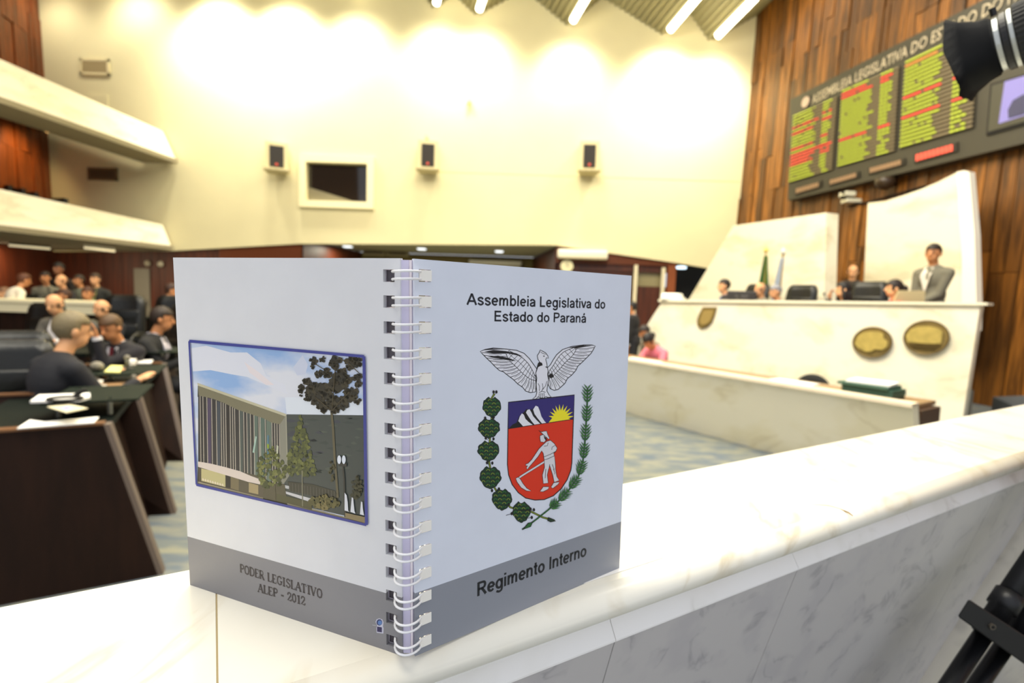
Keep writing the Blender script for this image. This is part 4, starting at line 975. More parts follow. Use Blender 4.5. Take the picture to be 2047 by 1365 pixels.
flat('paper_stack', 'white papers on the nearest desk, right at its front edge', 'papers', [(34, 858), (60, 841), (90, 845), (198, 835), (188, 846)], MP, ZK+.014, .006, GPp)
flat('paper_stack', 'long white papers with a black ring on them on the nearest desk', 'papers', [(60, 806), (78, 793), (180, 789), (181, 797), (160, 803)], MP, ZK+.078, .012, GPp)
flat('leaflet', 'small cream leaflet with a blue mark below the long white papers', 'leaflet', [(94, 814), (138, 809), (176, 817), (133, 826)], mat('leaflet_cream', (224, 214, 180), .7), ZK+.078, .004)
flat('leaflet_mark', 'blue printed mark', 'leaflet', [(120, 816), (134, 812), (146, 816), (132, 819)], mat('leaflet_blue', (150, 150, 210), .7), ZK+.0825, .001)
o = bpy.data.objects['leaflet_mark']; lf = bpy.data.objects['leaflet']; o.parent = lf; o.location = o.location-lf.location; del o['label']; del o['category']; o.name = 'printed_mark'
p = atz(130, 800, ZK+.094)
bm = BM(); tube(bm, [V((.075*cos(a), .06*sin(a), .008)) for a in [2*pi*k/20 for k in range(20)]], .008, 6, closed=True); tube(bm, [V((0, .06, .008)), V((.01, .09, .03)), V((.03, .1, .035))], .012, 6); o = mesh_obj('headset_ring', bm, M_dark, None, True); o.location = p
tag(o, 'black ring-shaped headset lying on the long white papers', 'headset')
flat('brown_folder', 'brown folder on the second desk beside the microphone', 'folder', [(186, 781), (196, 768), (268, 765), (258, 780)], mat('brown_folder', (166, 128, 86), .6), ZK+.002, .012)
flat('paper_stack', 'small white papers left of the brown folder on the second desk', 'papers', [(153, 779), (172, 767), (189, 768), (186, 779)], MP, ZK+.002, .008, GPp)
flat('paper_stack', 'yellowish white paper behind the round microphone', 'papers', [(208, 745), (222, 732), (246, 733), (240, 746)], mat('paper_yellow', (244, 238, 150), .7), ZK+.078, .008, GPp)
flat('paper_stack', 'white papers at the front of the third desk', 'papers', [(274, 727), (276, 722), (306, 721), (302, 727)], MP, ZK+.014, .010, GPp)
def mic(px, py, z, r, label, h=.16):
    p = atz(px, py, z); t = thing('ball_microphone', label, 'microphone', p)
    bm = BM(); ell(bm, (0, 0, h), (r, r*.8, r*.8)); mesh_obj('foam_head', bm, mat('mic_foam', (150, 144, 128), .9, bump=.5, scale=200), t, True)
    bm = BM(); tube(bm, [V((0, 0, .01)), V((0, 0, h-r*.5))], [.010, .016], 8); mesh_obj('stem', bm, mat('mic_stem', (110, 108, 90), .4), t, True)
    bm = BM(); lathe(bm, [(.045, 0), (.045, .012), (.02, .02)], seg=16); mesh_obj('foot', bm, mat('mic_foot', (40, 40, 36), .5), t)
mic(195, 768, ZK-.02, .045, 'grey round microphone standing on the second desk', .13)
mic(255, 738, ZK+.07, .022, 'thin small microphone behind the brown folder on the second desk', .09)
mic(268, 766, ZK+.012, .016, 'tiny microphone head on the right end of the brown folder', .05)
def cup(px, py, z, label, s_=1):
    p = atz(px, py, z); t = thing('white_cup', label, 'cup', p, 0, 'white cups on the dark desks')
    bm = BM(); lathe(bm, [(.022*s_, 0), (.030*s_, .02*s_), (.036*s_, .055*s_), (.031*s_, .055*s_), (.02*s_, .01)], seg=16); mesh_obj('bowl', bm, mat('cup_white', (246, 240, 228), .35), t, True)
    bm = BM(); lathe(bm, [(.05*s_, 0), (.06*s_, .008), (.02*s_, .004)], seg=16); mesh_obj('saucer', bm, MC['cup_white'], t, True)
cup(262, 733, ZK+.0, 'white cup at the near left corner of the third desk', 1.2); cup(303, 714, ZK+.0, 'white cup on the third desk nearest the notebook', 1.2); cup(318, 710, ZK+0, 'small white cup beside the notebook edge on the third desk', .9); cup(196, 773, ZK+.01, 'tiny white cup on the second desk between papers and folder', .8)
# ---- chairs and people at the desks
CG = 'black leather chairs at the left desks'
fr_ = look((0, 0), (.894, .447))
def chz(px, py, Y): return pz(px, py, Y)/1.18
chair(at(-12, 3.15), radians(-150), 'large black leather chair closest to the camera at the left picture edge', CG, chz(50, 690, 3.15))
chair(at(8, 3.95), radians(-150), 'black leather chair directly behind the closest left one', CG, chz(45, 668, 3.95))
chair(at(262, 5.15), fr_+.2, 'empty black chair right of the man holding his face', CG, chz(262, 640, 5.15))
chair(at(226, 7.7), radians(190), 'far black chair right of the second bald man', CG, chz(245, 590, 7.7))
chair(at(325, 7.2), radians(185), 'far black chair left of the white-shirted person by the notebook', CG, chz(305, 590, 7.2))
chair(at(310, 6.1), radians(150), 'black chair behind the dark-haired man at the notebook edge', CG, chz(310, 608, 6.1))
chair(at(52, 6.9), radians(180), 'black chair left of the bald man in grey', CG, chz(52, 606, 6.9))
chair(at(30, 9.3), radians(190), 'far black chair beside the standing man in white', CG, chz(30, 588, 9.3))
chair(at(305, 9.2), radians(180), 'farthest black chair in front of the grey door', CG, .95)
GL = 'people at the left desks'
def PS(label, px, ytop, Y, face, nominal=1.34, z0=0, **k):
    return person(label, at(px, Y, z0), face, scale=(px, ytop, Y, z0), group=GL, **k)
PS('grey-haired man in dark suit seen from behind at the second desk', 148, 621, 3.4, radians(-22), 1.27, lean=.25, head=(-.25, .15), skin='light', haircol=(124, 110, 80), top=(36, 36, 40), hands=(V((-.15, .45, .85)), V((.2, .48, .85))))
PS('man in dark suit and red tie holding his hand before his face', 214, 628, 4.5, radians(172), 1.25, lean=.30, head=(.1, .35), skin='tan', haircol=(92, 66, 38), top=(36, 34, 38), shirt=(214, 210, 210), tie=(110, 24, 34), hands=(V((-.02, .40, 1.12)), V((.10, .50, .86))))
PS('dark-haired man in black suit cut by the left edge of the notebook', 326, 612, 5.1, radians(-75), 1.30, lean=.2, head=(.2, .15), skin='tan', haircol=(46, 32, 20), top=(34, 34, 34), shirt=(220, 214, 222), hands=(V((-.1, .46, .86)), V((.16, .48, .86))))
PS('bald man in grey suit reading at a desk behind the grey-haired man', 103, 587, 6.2, radians(185), 1.3, lean=.2, head=(0, .35), skin='light', hair='bald', haircol=(120, 90, 60), top=(112, 106, 94), shirt=(220, 214, 210), hands=(V((-.15, .42, .8)), V((.2, .42, .8))))
PS('second bald man in dark suit, right of the bald man in grey', 200, 598, 6.7, radians(175), 1.3, lean=.15, head=(-.2, .2), skin='light', hair='bald', haircol=(120, 90, 60), top=(38, 38, 42), shirt=(226, 220, 212), hands=(V((-.15, .42, .8)), V((.2, .42, .8))))
GB = 'people gathered in front of the dark wood wall'
def PB(label, px, ytop, Y, face, nominal, z0=0, **k):
    return person(label, at(px, Y, z0), face, scale=(px, ytop, Y, z0), group=GB, **k)
PB('man in white shirt leaning forward, standing with his back to the camera', 52, 546, 9.2, radians(-25), 1.66, seated=False, lean=.35, head=(0, .3), skin='tan', haircol=(90, 48, 24), top=(236, 226, 204), legs=(214, 208, 186))
PB('seated pink-faced person at the left picture edge behind the counter', 8, 573, 9.6, radians(190), 1.34, skin='light', haircol=(130, 96, 70), top=(96, 84, 74))
PB('person with raised hand in grey shirt left of the tall bald man', 90, 542, 10.2, radians(200), 1.72, seated=False, skin='tan', haircol=(40, 26, 18), top=(122, 118, 100), hands=(V((-.15, .35, 1.45)), V((.2, .2, .9))))
PB('bald man in dark jacket with raised arm in the middle of the far group', 123, 548, 9.6, radians(170), 1.70, seated=False, skin='light', hair='bald', haircol=(120, 80, 50), top=(46, 42, 40), shirt=(150, 110, 110), hands=(V((-.3, .35, 1.15)), V((.12, .3, 1.2))))
PB('dark-haired person in grey-green shirt right of the bald man in the far group', 158, 548, 10.6, radians(160), 1.72, seated=False, skin='tan', haircol=(44, 28, 16), top=(118, 120, 100), hands=(V((-.2, .35, 1.2)), V((.2, .3, 1.2))))
PB('man in dark open jacket over an olive shirt, right end of the far group', 190, 545, 10.0, radians(185), 1.72, seated=False, skin='light', haircol=(60, 40, 24), top=(44, 44, 40), shirt=(160, 156, 96), legs=(150, 146, 90))
PB('child-sized person sitting low below the bald man in the far group', 128, 577, 9.3, radians(150), 1.34, skin='tan', haircol=(70, 40, 24), top=(60, 44, 40))
PB('person sitting low in pale top between the two men in dark jackets', 175, 572, 9.3, radians(190), 1.34, skin='tan', haircol=(80, 46, 28), top=(150, 146, 124))
PB('dark tall person standing at the back of the far group', 117, 524, 11.2, radians(180), 1.72, seated=False, skin='dark', haircol=(20, 14, 10), top=(40, 30, 22))
PB('person in white shirt half hidden by the upper left edge of the notebook', 345, 566, 8.3, radians(-60), 1.72, seated=False, lean=.1, head=(0, .2), skin='tan', haircol=(60, 34, 20), top=(244, 238, 216))
# ---- second row of desks and pale counter
def box_desk(px, py, Y, w_, rz, label):
    z = .78; p = at(px, Y)
    t = thing('row_desk', label, 'desk', p, rz, 'dark desks of the second row')
    bm = BM(); box(bm, (0, 0, z), (w_, .6, .04), bevel=.008); mesh_obj('desktop', bm, M_top, t)
    bm = BM(); box(bm, (0, -.27, z/2), (w_-.06, .03, z-.04)); mesh_obj('front_board', bm, M_desk, t)
    for s_ in (-1, 1):
        bm = BM(); box(bm, (s_*(w_/2-.02), 0, z/2-.01), (.04, .58, z-.02)); mesh_obj('end_panel', bm, M_desk, t)
    return t
t1 = box_desk(95, 0, 5.45, 1.15, .06, 'dark desk in front of the bald man in grey')
t2 = box_desk(215, 0, 5.95, 1.05, .0, 'dark desk in front of the second bald man')
t3 = box_desk(-30, 0, 5.2, 1.0, .06, 'dark desk cut by the left picture edge, second row')
t4 = box_desk(280, 0, 11.6, 1.3, -.05, 'dark desk under the white upright sign')
p = at(30, 5.35, .80)
t = thing('paper_crumple', 'white crumpled paper at the left end of the second-row desk', 'paper', at(34, 5.2, .80)); bm = BM(); vs = ell(bm, (0, 0, .03), (.06, .05, .03), 10, 6)
for v in vs: v.co += V((random.uniform(-.012, .012), random.uniform(-.012, .012), max(-.0, random.uniform(-.006, .012))))
mesh_obj('wad', bm, MP, t)
t = thing('paper_crumple', 'pale round lamp-like cup in front of the second-row desks', 'cup', at(70, 4.9, .80)); t.name = 'pale_cup'; t['category'] = 'cup'
t.location = at(70, 5.3, .80); bm = BM(); lathe(bm, [(.03, 0), (.045, .03), (.05, .09), (.045, .09), (.03, .01)], seg=16); mesh_obj('bowl', bm, mat('cup_grey', (190, 184, 160), .4), t, True)
t = thing('white_sign', 'white upright sheet standing on a dark desk right of the second bald man', 'sign', at(272, 11.5, .80))
hh = pz(271, 600, 11.5)-.80
bm = BM(); box(bm, (0, 0, hh/2), (.22, .02, hh), bevel=.004); mesh_obj('sheet', bm, MP, t)
bm = BM(); box(bm, (-.06, -.04, .008), (.24, .16, .014), bevel=.003); mesh_obj('base_sheet', bm, mat('paper_grey', (214, 212, 200), .6), t)
ct = thing('pale_counter', 'long pale counter behind the bald men', 'counter', at(95, 8.3))
a, b = aty(-60, 598, 8.3), aty(196, 601, 8.3); zc_ = (a.z+b.z)/2
bm = BM(); box(bm, ((a.x+b.x)/2-ct.location.x, .3, zc_-.03), (b.x-a.x, .75, .06), bevel=.01); mesh_obj('counter_top', bm, mat('counter_pale', (246, 236, 198), .4), ct)
bm = BM(); box(bm, ((a.x+b.x)/2-ct.location.x, -.03, zc_-.13), (b.x-a.x-.02, .05, .14)); mesh_obj('fascia', bm, MC['counter_pale'], ct)
bm = BM(); box(bm, ((a.x+b.x)/2-ct.location.x, .2, (zc_-.2)/2), (b.x-a.x-.1, .4, zc_-.2)); mesh_obj('base_cabinet', bm, M_desk, ct)
# grey door and emergency lamps on the lower wall
dr2 = setting('door_2')
a, b = aty(268, 536, YL-.04), aty(298, 536, YL-.04)
bm = BM(); box(bm, ((a.x+b.x)/2, YL-.03, a.z/2), (b.x-a.x, .06, a.z), bevel=.006); mesh_obj('door_leaf', bm, mat('grey_door', (120, 114, 98), .5), dr2)
bm = BM(); box(bm, (b.x-.06, YL-.08, a.z/2), (.03, .05, .14), bevel=.008); mesh_obj('door_handle', bm, mat('steel_post', (150, 150, 140), .3, metal=.8), dr2)
for px, py, lb in ((296, 526, 'grey round wall fitting above the right corner of the grey door'), (322, 528, 'grey round wall fitting nearest the notebook')):
    p = W(px, py, YL-.02); bm = BM(); lathe(bm, [(.06, 0), (.09, .03), (.05, .09)], seg=16, M=Matrix.Rotation(pi/2, 4, 'X')); o = mesh_obj('wall_fitting', bm, mat('fitting_grey', (176, 166, 140), .5)); o.location = p; tag(o, lb, 'fitting')
# ================================================================== LEDGE (parapet the notebook stands on)
ZL = 1.5-.1925
LU = V((.866, .5, 0)).normalized(); LNn = V((.5, -.866, 0)).normalized(); LQ = V((.125, .538, 0))
def LP(u, d, dz): return LQ+LU*u+LNn*d+V((0, 0, 1.5+dz))     # dz relative to the eye
def extr(bm, prof, u0, u1, nu=1):
    R_ = [[bm.verts.new(LP(u0+(u1-u0)*k/nu, d, z)) for d, z in prof] for k in range(nu+1)]
    n = len(prof)
    for A, B in zip(R_, R_[1:]):
        for i in range(n): bm.faces.new((A[i], B[i], B[(i+1) % n], A[(i+1) % n]))
    bm.faces.new(R_[0]); bm.faces.new(R_[-1][::-1]); bmesh.ops.recalc_face_normals(bm, faces=bm.faces[:])
pp = thing('marble_parapet', 'white marble parapet with rounded top ledge in the foreground under the notebook', 'parapet', (0, 0, 0))
capp = [(0.002, -.1925-.0225), (0, -.1945), (.002, -.1925)]+[(.1435+.0113*sin(a)*1.25, -.1925-.0113+.0113*cos(a)) for a in [pi*k/14 for k in range(15)]]
for u0, u1 in ((-1.7, -.3785), (-.3775, .66), (.661, 1.45), (1.451, 2.3)):
    bm = BM(); extr(bm, capp, u0, u1); mesh_obj('cap_stone', bm, M_ledge, pp, smooth=False)
for o in pp.children:
    for p in o.data.polygons: p.use_smooth = len(p.vertices) == 4 and abs(p.normal.z) < .999
M_joint = mat('joint_grout', (176, 158, 118), .9)
bm = BM(); extr(bm, [(d*.9985, z-.0004) for d, z in capp], -.3786, -.3774); mesh_obj('grout_line', bm, M_joint, pp)
strip_p = [(.120, -.2155), (.1425, -.2165), (.1435, -.2215), (.1500, -.2315), (.1500, -.2328), (.120, -.2328)]
M_strip = marble('strip_marble', (252, 250, 246), (200, 194, 186), 8, .3, .4, .3, blotch=(246, 244, 238))
us = [-1.7, -.9, -.5, -.141, .071, .278, .50, .75, 1.05, 1.5, 2.3]
for u0, u1 in zip(us, us[1:]):
    bm = BM(); extr(bm, strip_p, u0+.0003, u1-.0003); mesh_obj('moulding_stone', bm, M_strip, pp)
tu = math.tan(radians(15))
slab_p = [(.149, -.2330), (.149-tu*(1.5-.2330), -1.5+.0), (.149-tu*(1.5-.233)-.022, -1.5), (.127, -.2330)]
su = [-1.7, -1.0, -.60, -.141, .071, .52, 2.3]
for k, (u0, u1) in enumerate(zip(su, su[1:])):
    bm = BM(); extr(bm, slab_p, u0+.0005, u1-.0005); mesh_obj('facing_slab', bm, M_slabm, pp)
bm = BM(); core = [(.004, -.2152), (.126, -.2152), (.126-tu*1.28, -1.5), (.004-tu*1.28, -1.5)]; extr(bm, core, -1.7, 2.3); mesh_obj('wall_core', bm, mat('core_grout', (150, 140, 120), .9), pp)
# projecting marble pier at the right, its rounded flank
SPN = (LNn+V((0, 0, -tu))).normalized(); SQ = LP(0, .149, -.233)
def SP(x, y, off=0): return onpl(x, y, SQ+SPN*off, SPN)
edge = [(2090, 972), (2047, 1036), (1990, 1124), (1930, 1218), (1880, 1296), (1834, 1368), (1760, 1480)]
bm = BM(); rows = []
for x, y in edge:
    a = SP(x, y); rows.append([bm.verts.new(a+LU*(.028*(1-cos(t_)))+SPN*(.022*sin(t_))) for t_ in [pi/2*k/6 for k in range(7)]]+[bm.verts.new(a+LU*.6+SPN*.022)])
for A, B in zip(rows, rows[1:]):
    for i in range(7): bm.faces.new((A[i], A[i+1], B[i+1], B[i]))
bmesh.ops.recalc_face_normals(bm, faces=bm.faces[:]); 
o = mesh_obj('corner_pier', bm, marble('pier_marble', (214, 206, 190), (120, 110, 96), 7, .3, .5, .9), pp, True)
# brown natural crack in the ledge edge
def on_cap(px, py):
    for d_ in [k*.0005 for k in range(320)]:
        pass
    return atz(px, py, ZL)
crk = [(1600, 1006), (1628, 1009), (1656, 1011), (1678, 1017), (1695, 1024), (1705, 1031)]
pt = [atz(x, y, ZL-.0001) for x, y in crk]
bm = BM(); tube(bm, pt, [.0002, .0005, .0008, .0006, .0008, .0004], 5, flat=.35); mesh_obj('stone_crack', bm, mat('crack_brown', (126, 96, 44), .7), pp)
# loose sheet under the notebook
o = flat('paper_sheet', 'loose white sheet sticking out from under the right cover of the notebook', 'paper', [(1120, 1182), (1325, 1115), (1322, 1092), (1090, 1120)], mat('sheet_white', (252, 250, 246), .7), ZL+.0002, .0004)
# ================================================================== NOTEBOOK
EY = V((0, 0, 1.5))
UPH = V((-.0032, -.0047, .2099)); HB_ = .21; UPU = UPH/HB_
SL0 = EY+V((-.0531, .2619, -.1925)); SL1 = EY+V((-.2037, .3217, -.1925)); SR0 = EY+V((-.0462, .2619, -.1925)); SR1 = EY+V((.0829, .3598, -.1925))
class Cover:
    def __init__(s, p0, p1, sgn):
        s.o = p0; s.d = (p1-p0).normalized(); s.w = (p1-p0).length; s.u = UPU
        n = s.d.cross(s.u).normalized(); s.n = n if n.y < 0 else -n
    def P(s, a, b, c=0): return s.o+s.d*a+s.u*b+s.n*c
    def px(s, x, y):
        h = onpl(x, y, s.o, s.n); r = h-s.o
        # solve r = a d + b u
        dd, du, uu = 1, s.d.dot(s.u), s.u.dot(s.u); rd_, ru_ = r.dot(s.d), r.dot(s.u)
        det = dd*uu-du*du; return ((rd_*uu-ru_*du)/det, (ru_*dd-rd_*du)/det)
CLt = Cover(SL0, SL1, -1); CRt = Cover(SR0, SR1, 1)
nb = thing('spiral_notebook', 'wire-bound hardcover notebook standing open on the white marble ledge, both covers to the camera', 'notebook', (SL0+SR0)/2)
def cover_mat(name, col): return mat(name, col, .42, vary=.03, scale=40)
M_cl, M_cr = cover_mat('cover_pale_warm', (224, 225, 229)), cover_mat('cover_pale_blue', (230, 236, 249))
M_bl, M_br = mat('band_warm_grey', (134, 133, 137), .42), mat('band_blue_grey', (146, 150, 160), .42)
RY = [551, 603, 655, 706, 757, 808, 858, 907, 956, 1004, 1052, 1099, 1145, 1191, 1236, 1280]
def ring_b(cv, x, y): return cv.px(x, y)[1]
bl_ = [ring_b(CLt, 780, y) for y in RY]; br__ = [ring_b(CRt, 852, y) for y in RY]
def grid_cover(cv, a0, a1, bs, hh, band, c0, th, aW=None, inset=0):
    W_ = aW or cv.w; ab = [inset, a0, a1, W_-inset]
    bb = sorted([0+inset, HB_-inset]+([band] if band else [])+[x for b in bs for x in (b-hh, b+hh)])
    bm = BM(); vt = {}
    def vx(i, j):
        if (i, j) not in vt: vt[(i, j)] = bm.verts.new(cv.P(ab[i], bb[j], c0))
        return vt[(i, j)]
    for i in range(3):
        for j in range(len(bb)-1):
            m_ = (bb[j]+bb[j+1])/2
            if i == 1 and any(abs(m_-b) < hh*.99 for b in bs): continue
            f = bm.faces.new((vx(i, j), vx(i+1, j), vx(i+1, j+1), vx(i, j+1))); f.material_index = 1 if band and m_ < band else 0
    bm.normal_update()
    ft = bm.faces[:]
    r = bmesh.ops.extrude_face_region(bm, geom=ft)
    ev = [e for e in r['geom'] if isinstance(e, bmesh.types.BMVert)]
    for v in ev: v.co -= cv.n*th
    bmesh.ops.recalc_face_normals(bm, faces=bm.faces[:])
    return bm
aL0, aL1 = CLt.px(791, 900)[0], CLt.px(769, 900)[0]; aR0, aR1 = CRt.px(838, 900)[0], CRt.px(861, 900)[0]
HH = .0031
cov_l = mesh_obj('back_cover', grid_cover(CLt, aL0, aL1, bl_, HH, .0330, 0, .0022), [M_cl, M_bl], nb, world=True)
cov_r = mesh_obj('front_cover', grid_cover(CRt, aR0, aR1, br__, HH, .0357, 0, .0022), [M_cr, M_br], nb, world=True)
cov_l['label'] = 'back cover with the printed photograph of the building'; cov_r['label'] = 'front cover with title and coat of arms'
M_page = mat('page_white', (226, 222, 238), .8)
for cv, bs, a0, a1 in ((CLt, bl_, aL0, aL1), (CRt, br__, aR0, aR1)):
    mesh_obj('page_block', grid_cover(cv, a0, a1, bs, HH, None, -.0026, .0035, inset=.0012), M_page, nb, world=True)
# sheets seen edge-on in the spine gap
for k, (xa, xb, yo, c_) in enumerate(((-.0001, .0042, .0010, (214, 208, 232)), (.0044, .0056, .0006, (236, 226, 232)), (.0058, .0070, .0012, (196, 190, 212)))):
    bm = BM(); a = SL0+V((xa, yo, .001)); b = SL0+V((xb, yo, .001)); slab(bm, [a, b, b+UPH*.992, a+UPH*.992], (0, .006, 0)); mesh_obj('spine_sheet', bm, mat('spine_sheet_%d' % k, c_, .8), nb, world=True)
# wire rings
M_wire = mat('white_wire', (244, 244, 246), .28); M_tab = mat('ring_tab_sheen', (255, 252, 244), .35); M_tabd = mat('ring_hole_shade', (84, 78, 84), .45, metal=.2)  # metallic sheen of the right tabs is put into a near-white colour
for k, (b0, b1) in enumerate(zip(bl_, br__)):
    bm = BM()
    for off in (-.0019, .0019):
        p0 = CLt.P((aL0+aL1)/2-.0006, b0+off, -.0035); p1 = CRt.P((aR0+aR1)/2+.0008, b1+off, -.0035)
        pts = []
        for i in range(17):
            th = pi*i/16; s_ = (1-cos(th))/2
            q = p0.lerp(p1, s_); q = q+V((0, -.0118*sin(th)**.75, 0)) if 0 < i < 16 else q
            pts.append(q)
        tube(bm, pts, .00066, 7)
    rg = mesh_obj('wire_ring', bm, M_wire, nb, True, world=True)
    bm = BM()
    q = [CRt.P(aR0+.0002, b1-.0027, .0006), CRt.P(aR1+.0003, b1-.0027, .0004), CRt.P(aR1+.0003, b1+.0027, .0004), CRt.P(aR0+.0002, b1+.0027, .0006)]
    slab(bm, q, -CRt.n*.0007); tb = mesh_obj('ring_tab', bm, M_tab, rg); tb.matrix_parent_inverse = parent_world(rg).inverted()
    bm = BM()
    q = [CLt.P(aL0+.0008, b0-.0029, -.0026), CLt.P(aL1-.0002, b0-.0029, -.0026), CLt.P(aL1-.0002, b0+.0029, -.0026), CLt.P(aL0+.0008, b0+.0029, -.0026)]
    slab(bm, q, -CLt.n*.0005); tb = mesh_obj('ring_tab', bm, M_tabd, rg); tb.matrix_parent_inverse = parent_world(rg).inverted()  # dark plate across the punched hole paints the shade inside it
# ---- flat print on the covers --------------------------------------------------
class Print:
    """flat coloured shapes drawn on a cover plane; each layer a hair further out"""
    def __init__(s, cv, cover, name, map_, step=.000006):
        s.cv, s.cover, s.name, s.map, s.L, s.step = cv, cover, name, map_, 1, step
        s.bm = BM(); s.mats = []; s.idx = {}
    def m(s, c, e=None):
        k = e or 'ink_%d_%d_%d' % c
        if k not in s.idx:
            s.idx[k] = len(s.mats); s.mats.append(MC[k] if e else mat(k, c, .42))
        return s.idx[k]
    def pt(s, x, y): a, b = s.cv.px(*s.map(x, y)); return s.cv.P(a, b, s.L*s.step)
    def poly(s, pts, c, e=None, bump=True):
        if bump: s.L += 1
        P_ = [s.pt(x, y) for x, y in pts]
        vs = [s.bm.verts.new(p) for p in P_]; mi = s.m(c, e)
        for t_ in tessellate_polygon([[V((x, y, 0)) for x, y in pts]]):
            try: f = s.bm.faces.new([vs[i] for i in t_]); f.material_index = mi
            except ValueError: pass
    def line(s, pts, wd, c, closed=False, bump=True, taper=False):
        if bump: s.L += 1
        n = len(pts); mi = s.m(c); prev = None; first = None
        for i in range(n):
            x, y = pts[i]; a = pts[i-1] if (i or closed) else pts[i]; b = pts[(i+1) % n] if (i < n-1 or closed) else pts[i]
            dx, dy = b[0]-a[0], b[1]-a[1]; l = sqrt(dx*dx+dy*dy) or 1; w_ = wd/2*((1-i/(n-1)*.85) if taper else 1)
            ox, oy = -dy/l*w_, dx/l*w_
            cur = (s.bm.verts.new(s.pt(x+ox, y+oy)), s.bm.verts.new(s.pt(x-ox, y-oy)))
            if prev: f = s.bm.faces.new((prev[0], prev[1], cur[1], cur[0])); f.material_index = mi
            else: first = cur
            prev = cur
        if closed: f = s.bm.faces.new((prev[0], prev[1], first[1], first[0])); f.material_index = mi
    def done(s, kind=None):
        for f in s.bm.faces:
            f.normal_update()
            if f.normal.dot(s.cv.n) < 0: f.normal_flip()
        me = bpy.data.meshes.new(s.name); s.bm.to_mesh(me); s.bm.free()
        for m_ in s.mats: me.materials.append(m_)
        o = bpy.data.objects.new(s.name, me); COL.objects.link(o); o.parent = s.cover; o.matrix_parent_inverse = parent_world(s.cover).inverted(); return o
def cr(P_, n=4):     # Catmull-Rom through the stroke points
    if len(P_) < 4: return P_
    out = []
    for i in range(len(P_)-1):
        a, b, c, d = P_[max(i-1, 0)], P_[i], P_[i+1], P_[min(i+2, len(P_)-1)]
        for k in range(n):
            t = k/n
            out.append(tuple(.5*((2*b[j])+(-a[j]+c[j])*t+(2*a[j]-5*b[j]+4*c[j]-d[j])*t*t+(-a[j]+3*b[j]-3*c[j]+d[j])*t**3) for j in (0, 1)))
    return out+[P_[-1]]
def arc(cx, cy, rx, ry, a0, a1, n=18): return [(cx+rx*cos(radians(a0+(a1-a0)*k/n)), cy+ry*sin(radians(a0+(a1-a0)*k/n))) for k in range(n+1)]
ST = lambda x, h=1: [(x, 0), (x, h)]
_a = [[(.10, .50), (.16, .63), (.32, .655), (.45, .54), (.46, .36), (.46, 0)], [(.46, .39), (.26, .36), (.11, .26), (.12, .10), (.26, .055), (.40, .12), (.46, .25)]]
SANS = {'A': (.78, [[(.04, 0), (.37, .96)], [(.72, 0), (.39, .96)], [(.17, .33), (.59, .33)], [(.33, .92), (.43, .92)]]),
 's': (.56, [[(.46, .52), (.38, .64), (.24, .66), (.12, .57), (.15, .43), (.38, .31), (.47, .19), (.38, .07), (.24, .05), (.08, .17)]]),
 'e': (.60, [[(.11, .36), (.50, .36)], arc(.30, .355, .205, .30, 0, 320)]),
 'm': (.90, [ST(.12, .72), [(.12, .42), (.19, .60), (.30, .655), (.40, .58), (.42, .42), (.42, 0)], [(.43, .42), (.50, .60), (.61, .655), (.71, .58), (.73, .42), (.73, 0)]]),
 'b': (.62, [ST(.12), arc(.32, .355, .20, .30, 0, 360)]), 'd': (.62, [ST(.50), arc(.30, .355, .20, .30, 0, 360)]), 'o': (.62, [arc(.31, .355, .21, .30, 0, 360)]),
 'l': (.27, [ST(.13)]), 'i': (.27, [ST(.13, .72), [(.13, .86), (.13, 1.0)]]), 'a': (.58, _a), 'á': (.58, _a+[[(.24, .82), (.36, 1.02)]]),
 'L': (.60, [ST(.12), [(.06, .07), (.54, .07)]]), 'g': (.62, [arc(.30, .355, .20, .30, 0, 360), [(.50, .72), (.50, .3), (.50, -.06), (.42, -.20), (.26, -.225), (.10, -.13)]]),
 't': (.36, [[(.18, .95), (.18, .5), (.18, .17), (.23, .07), (.33, .06)], [(.03, .66), (.33, .66)]]), 'v': (.54, [[(.05, .72), (.26, .03)], [(.49, .72), (.28, .03)]]),
 'E': (.68, [ST(.12), [(.06, .93), (.60, .93)], [(.1, .52), (.56, .52)], [(.06, .07), (.62, .07)]]),
 'P': (.68, [ST(.12), [(.1, .93), (.34, .93), (.50, .90), (.57, .75), (.52, .56), (.36, .49), (.1, .49)]]),
 'r': (.40, [ST(.12, .72), [(.12, .40), (.17, .56), (.26, .65), (.38, .65)]]), 'n': (.62, [ST(.12, .72), [(.12, .42), (.20, .60), (.32, .655), (.45, .58), (.48, .42), (.48, 0)]]),
 'R': (.74, [ST(.12), [(.1, .93), (.36, .93), (.52, .90), (.59, .75), (.54, .56), (.38, .49), (.1, .49)], [(.36, .50), (.66, 0)]]), 'I': (.30, [ST(.15)]), ' ': (.32, [])}
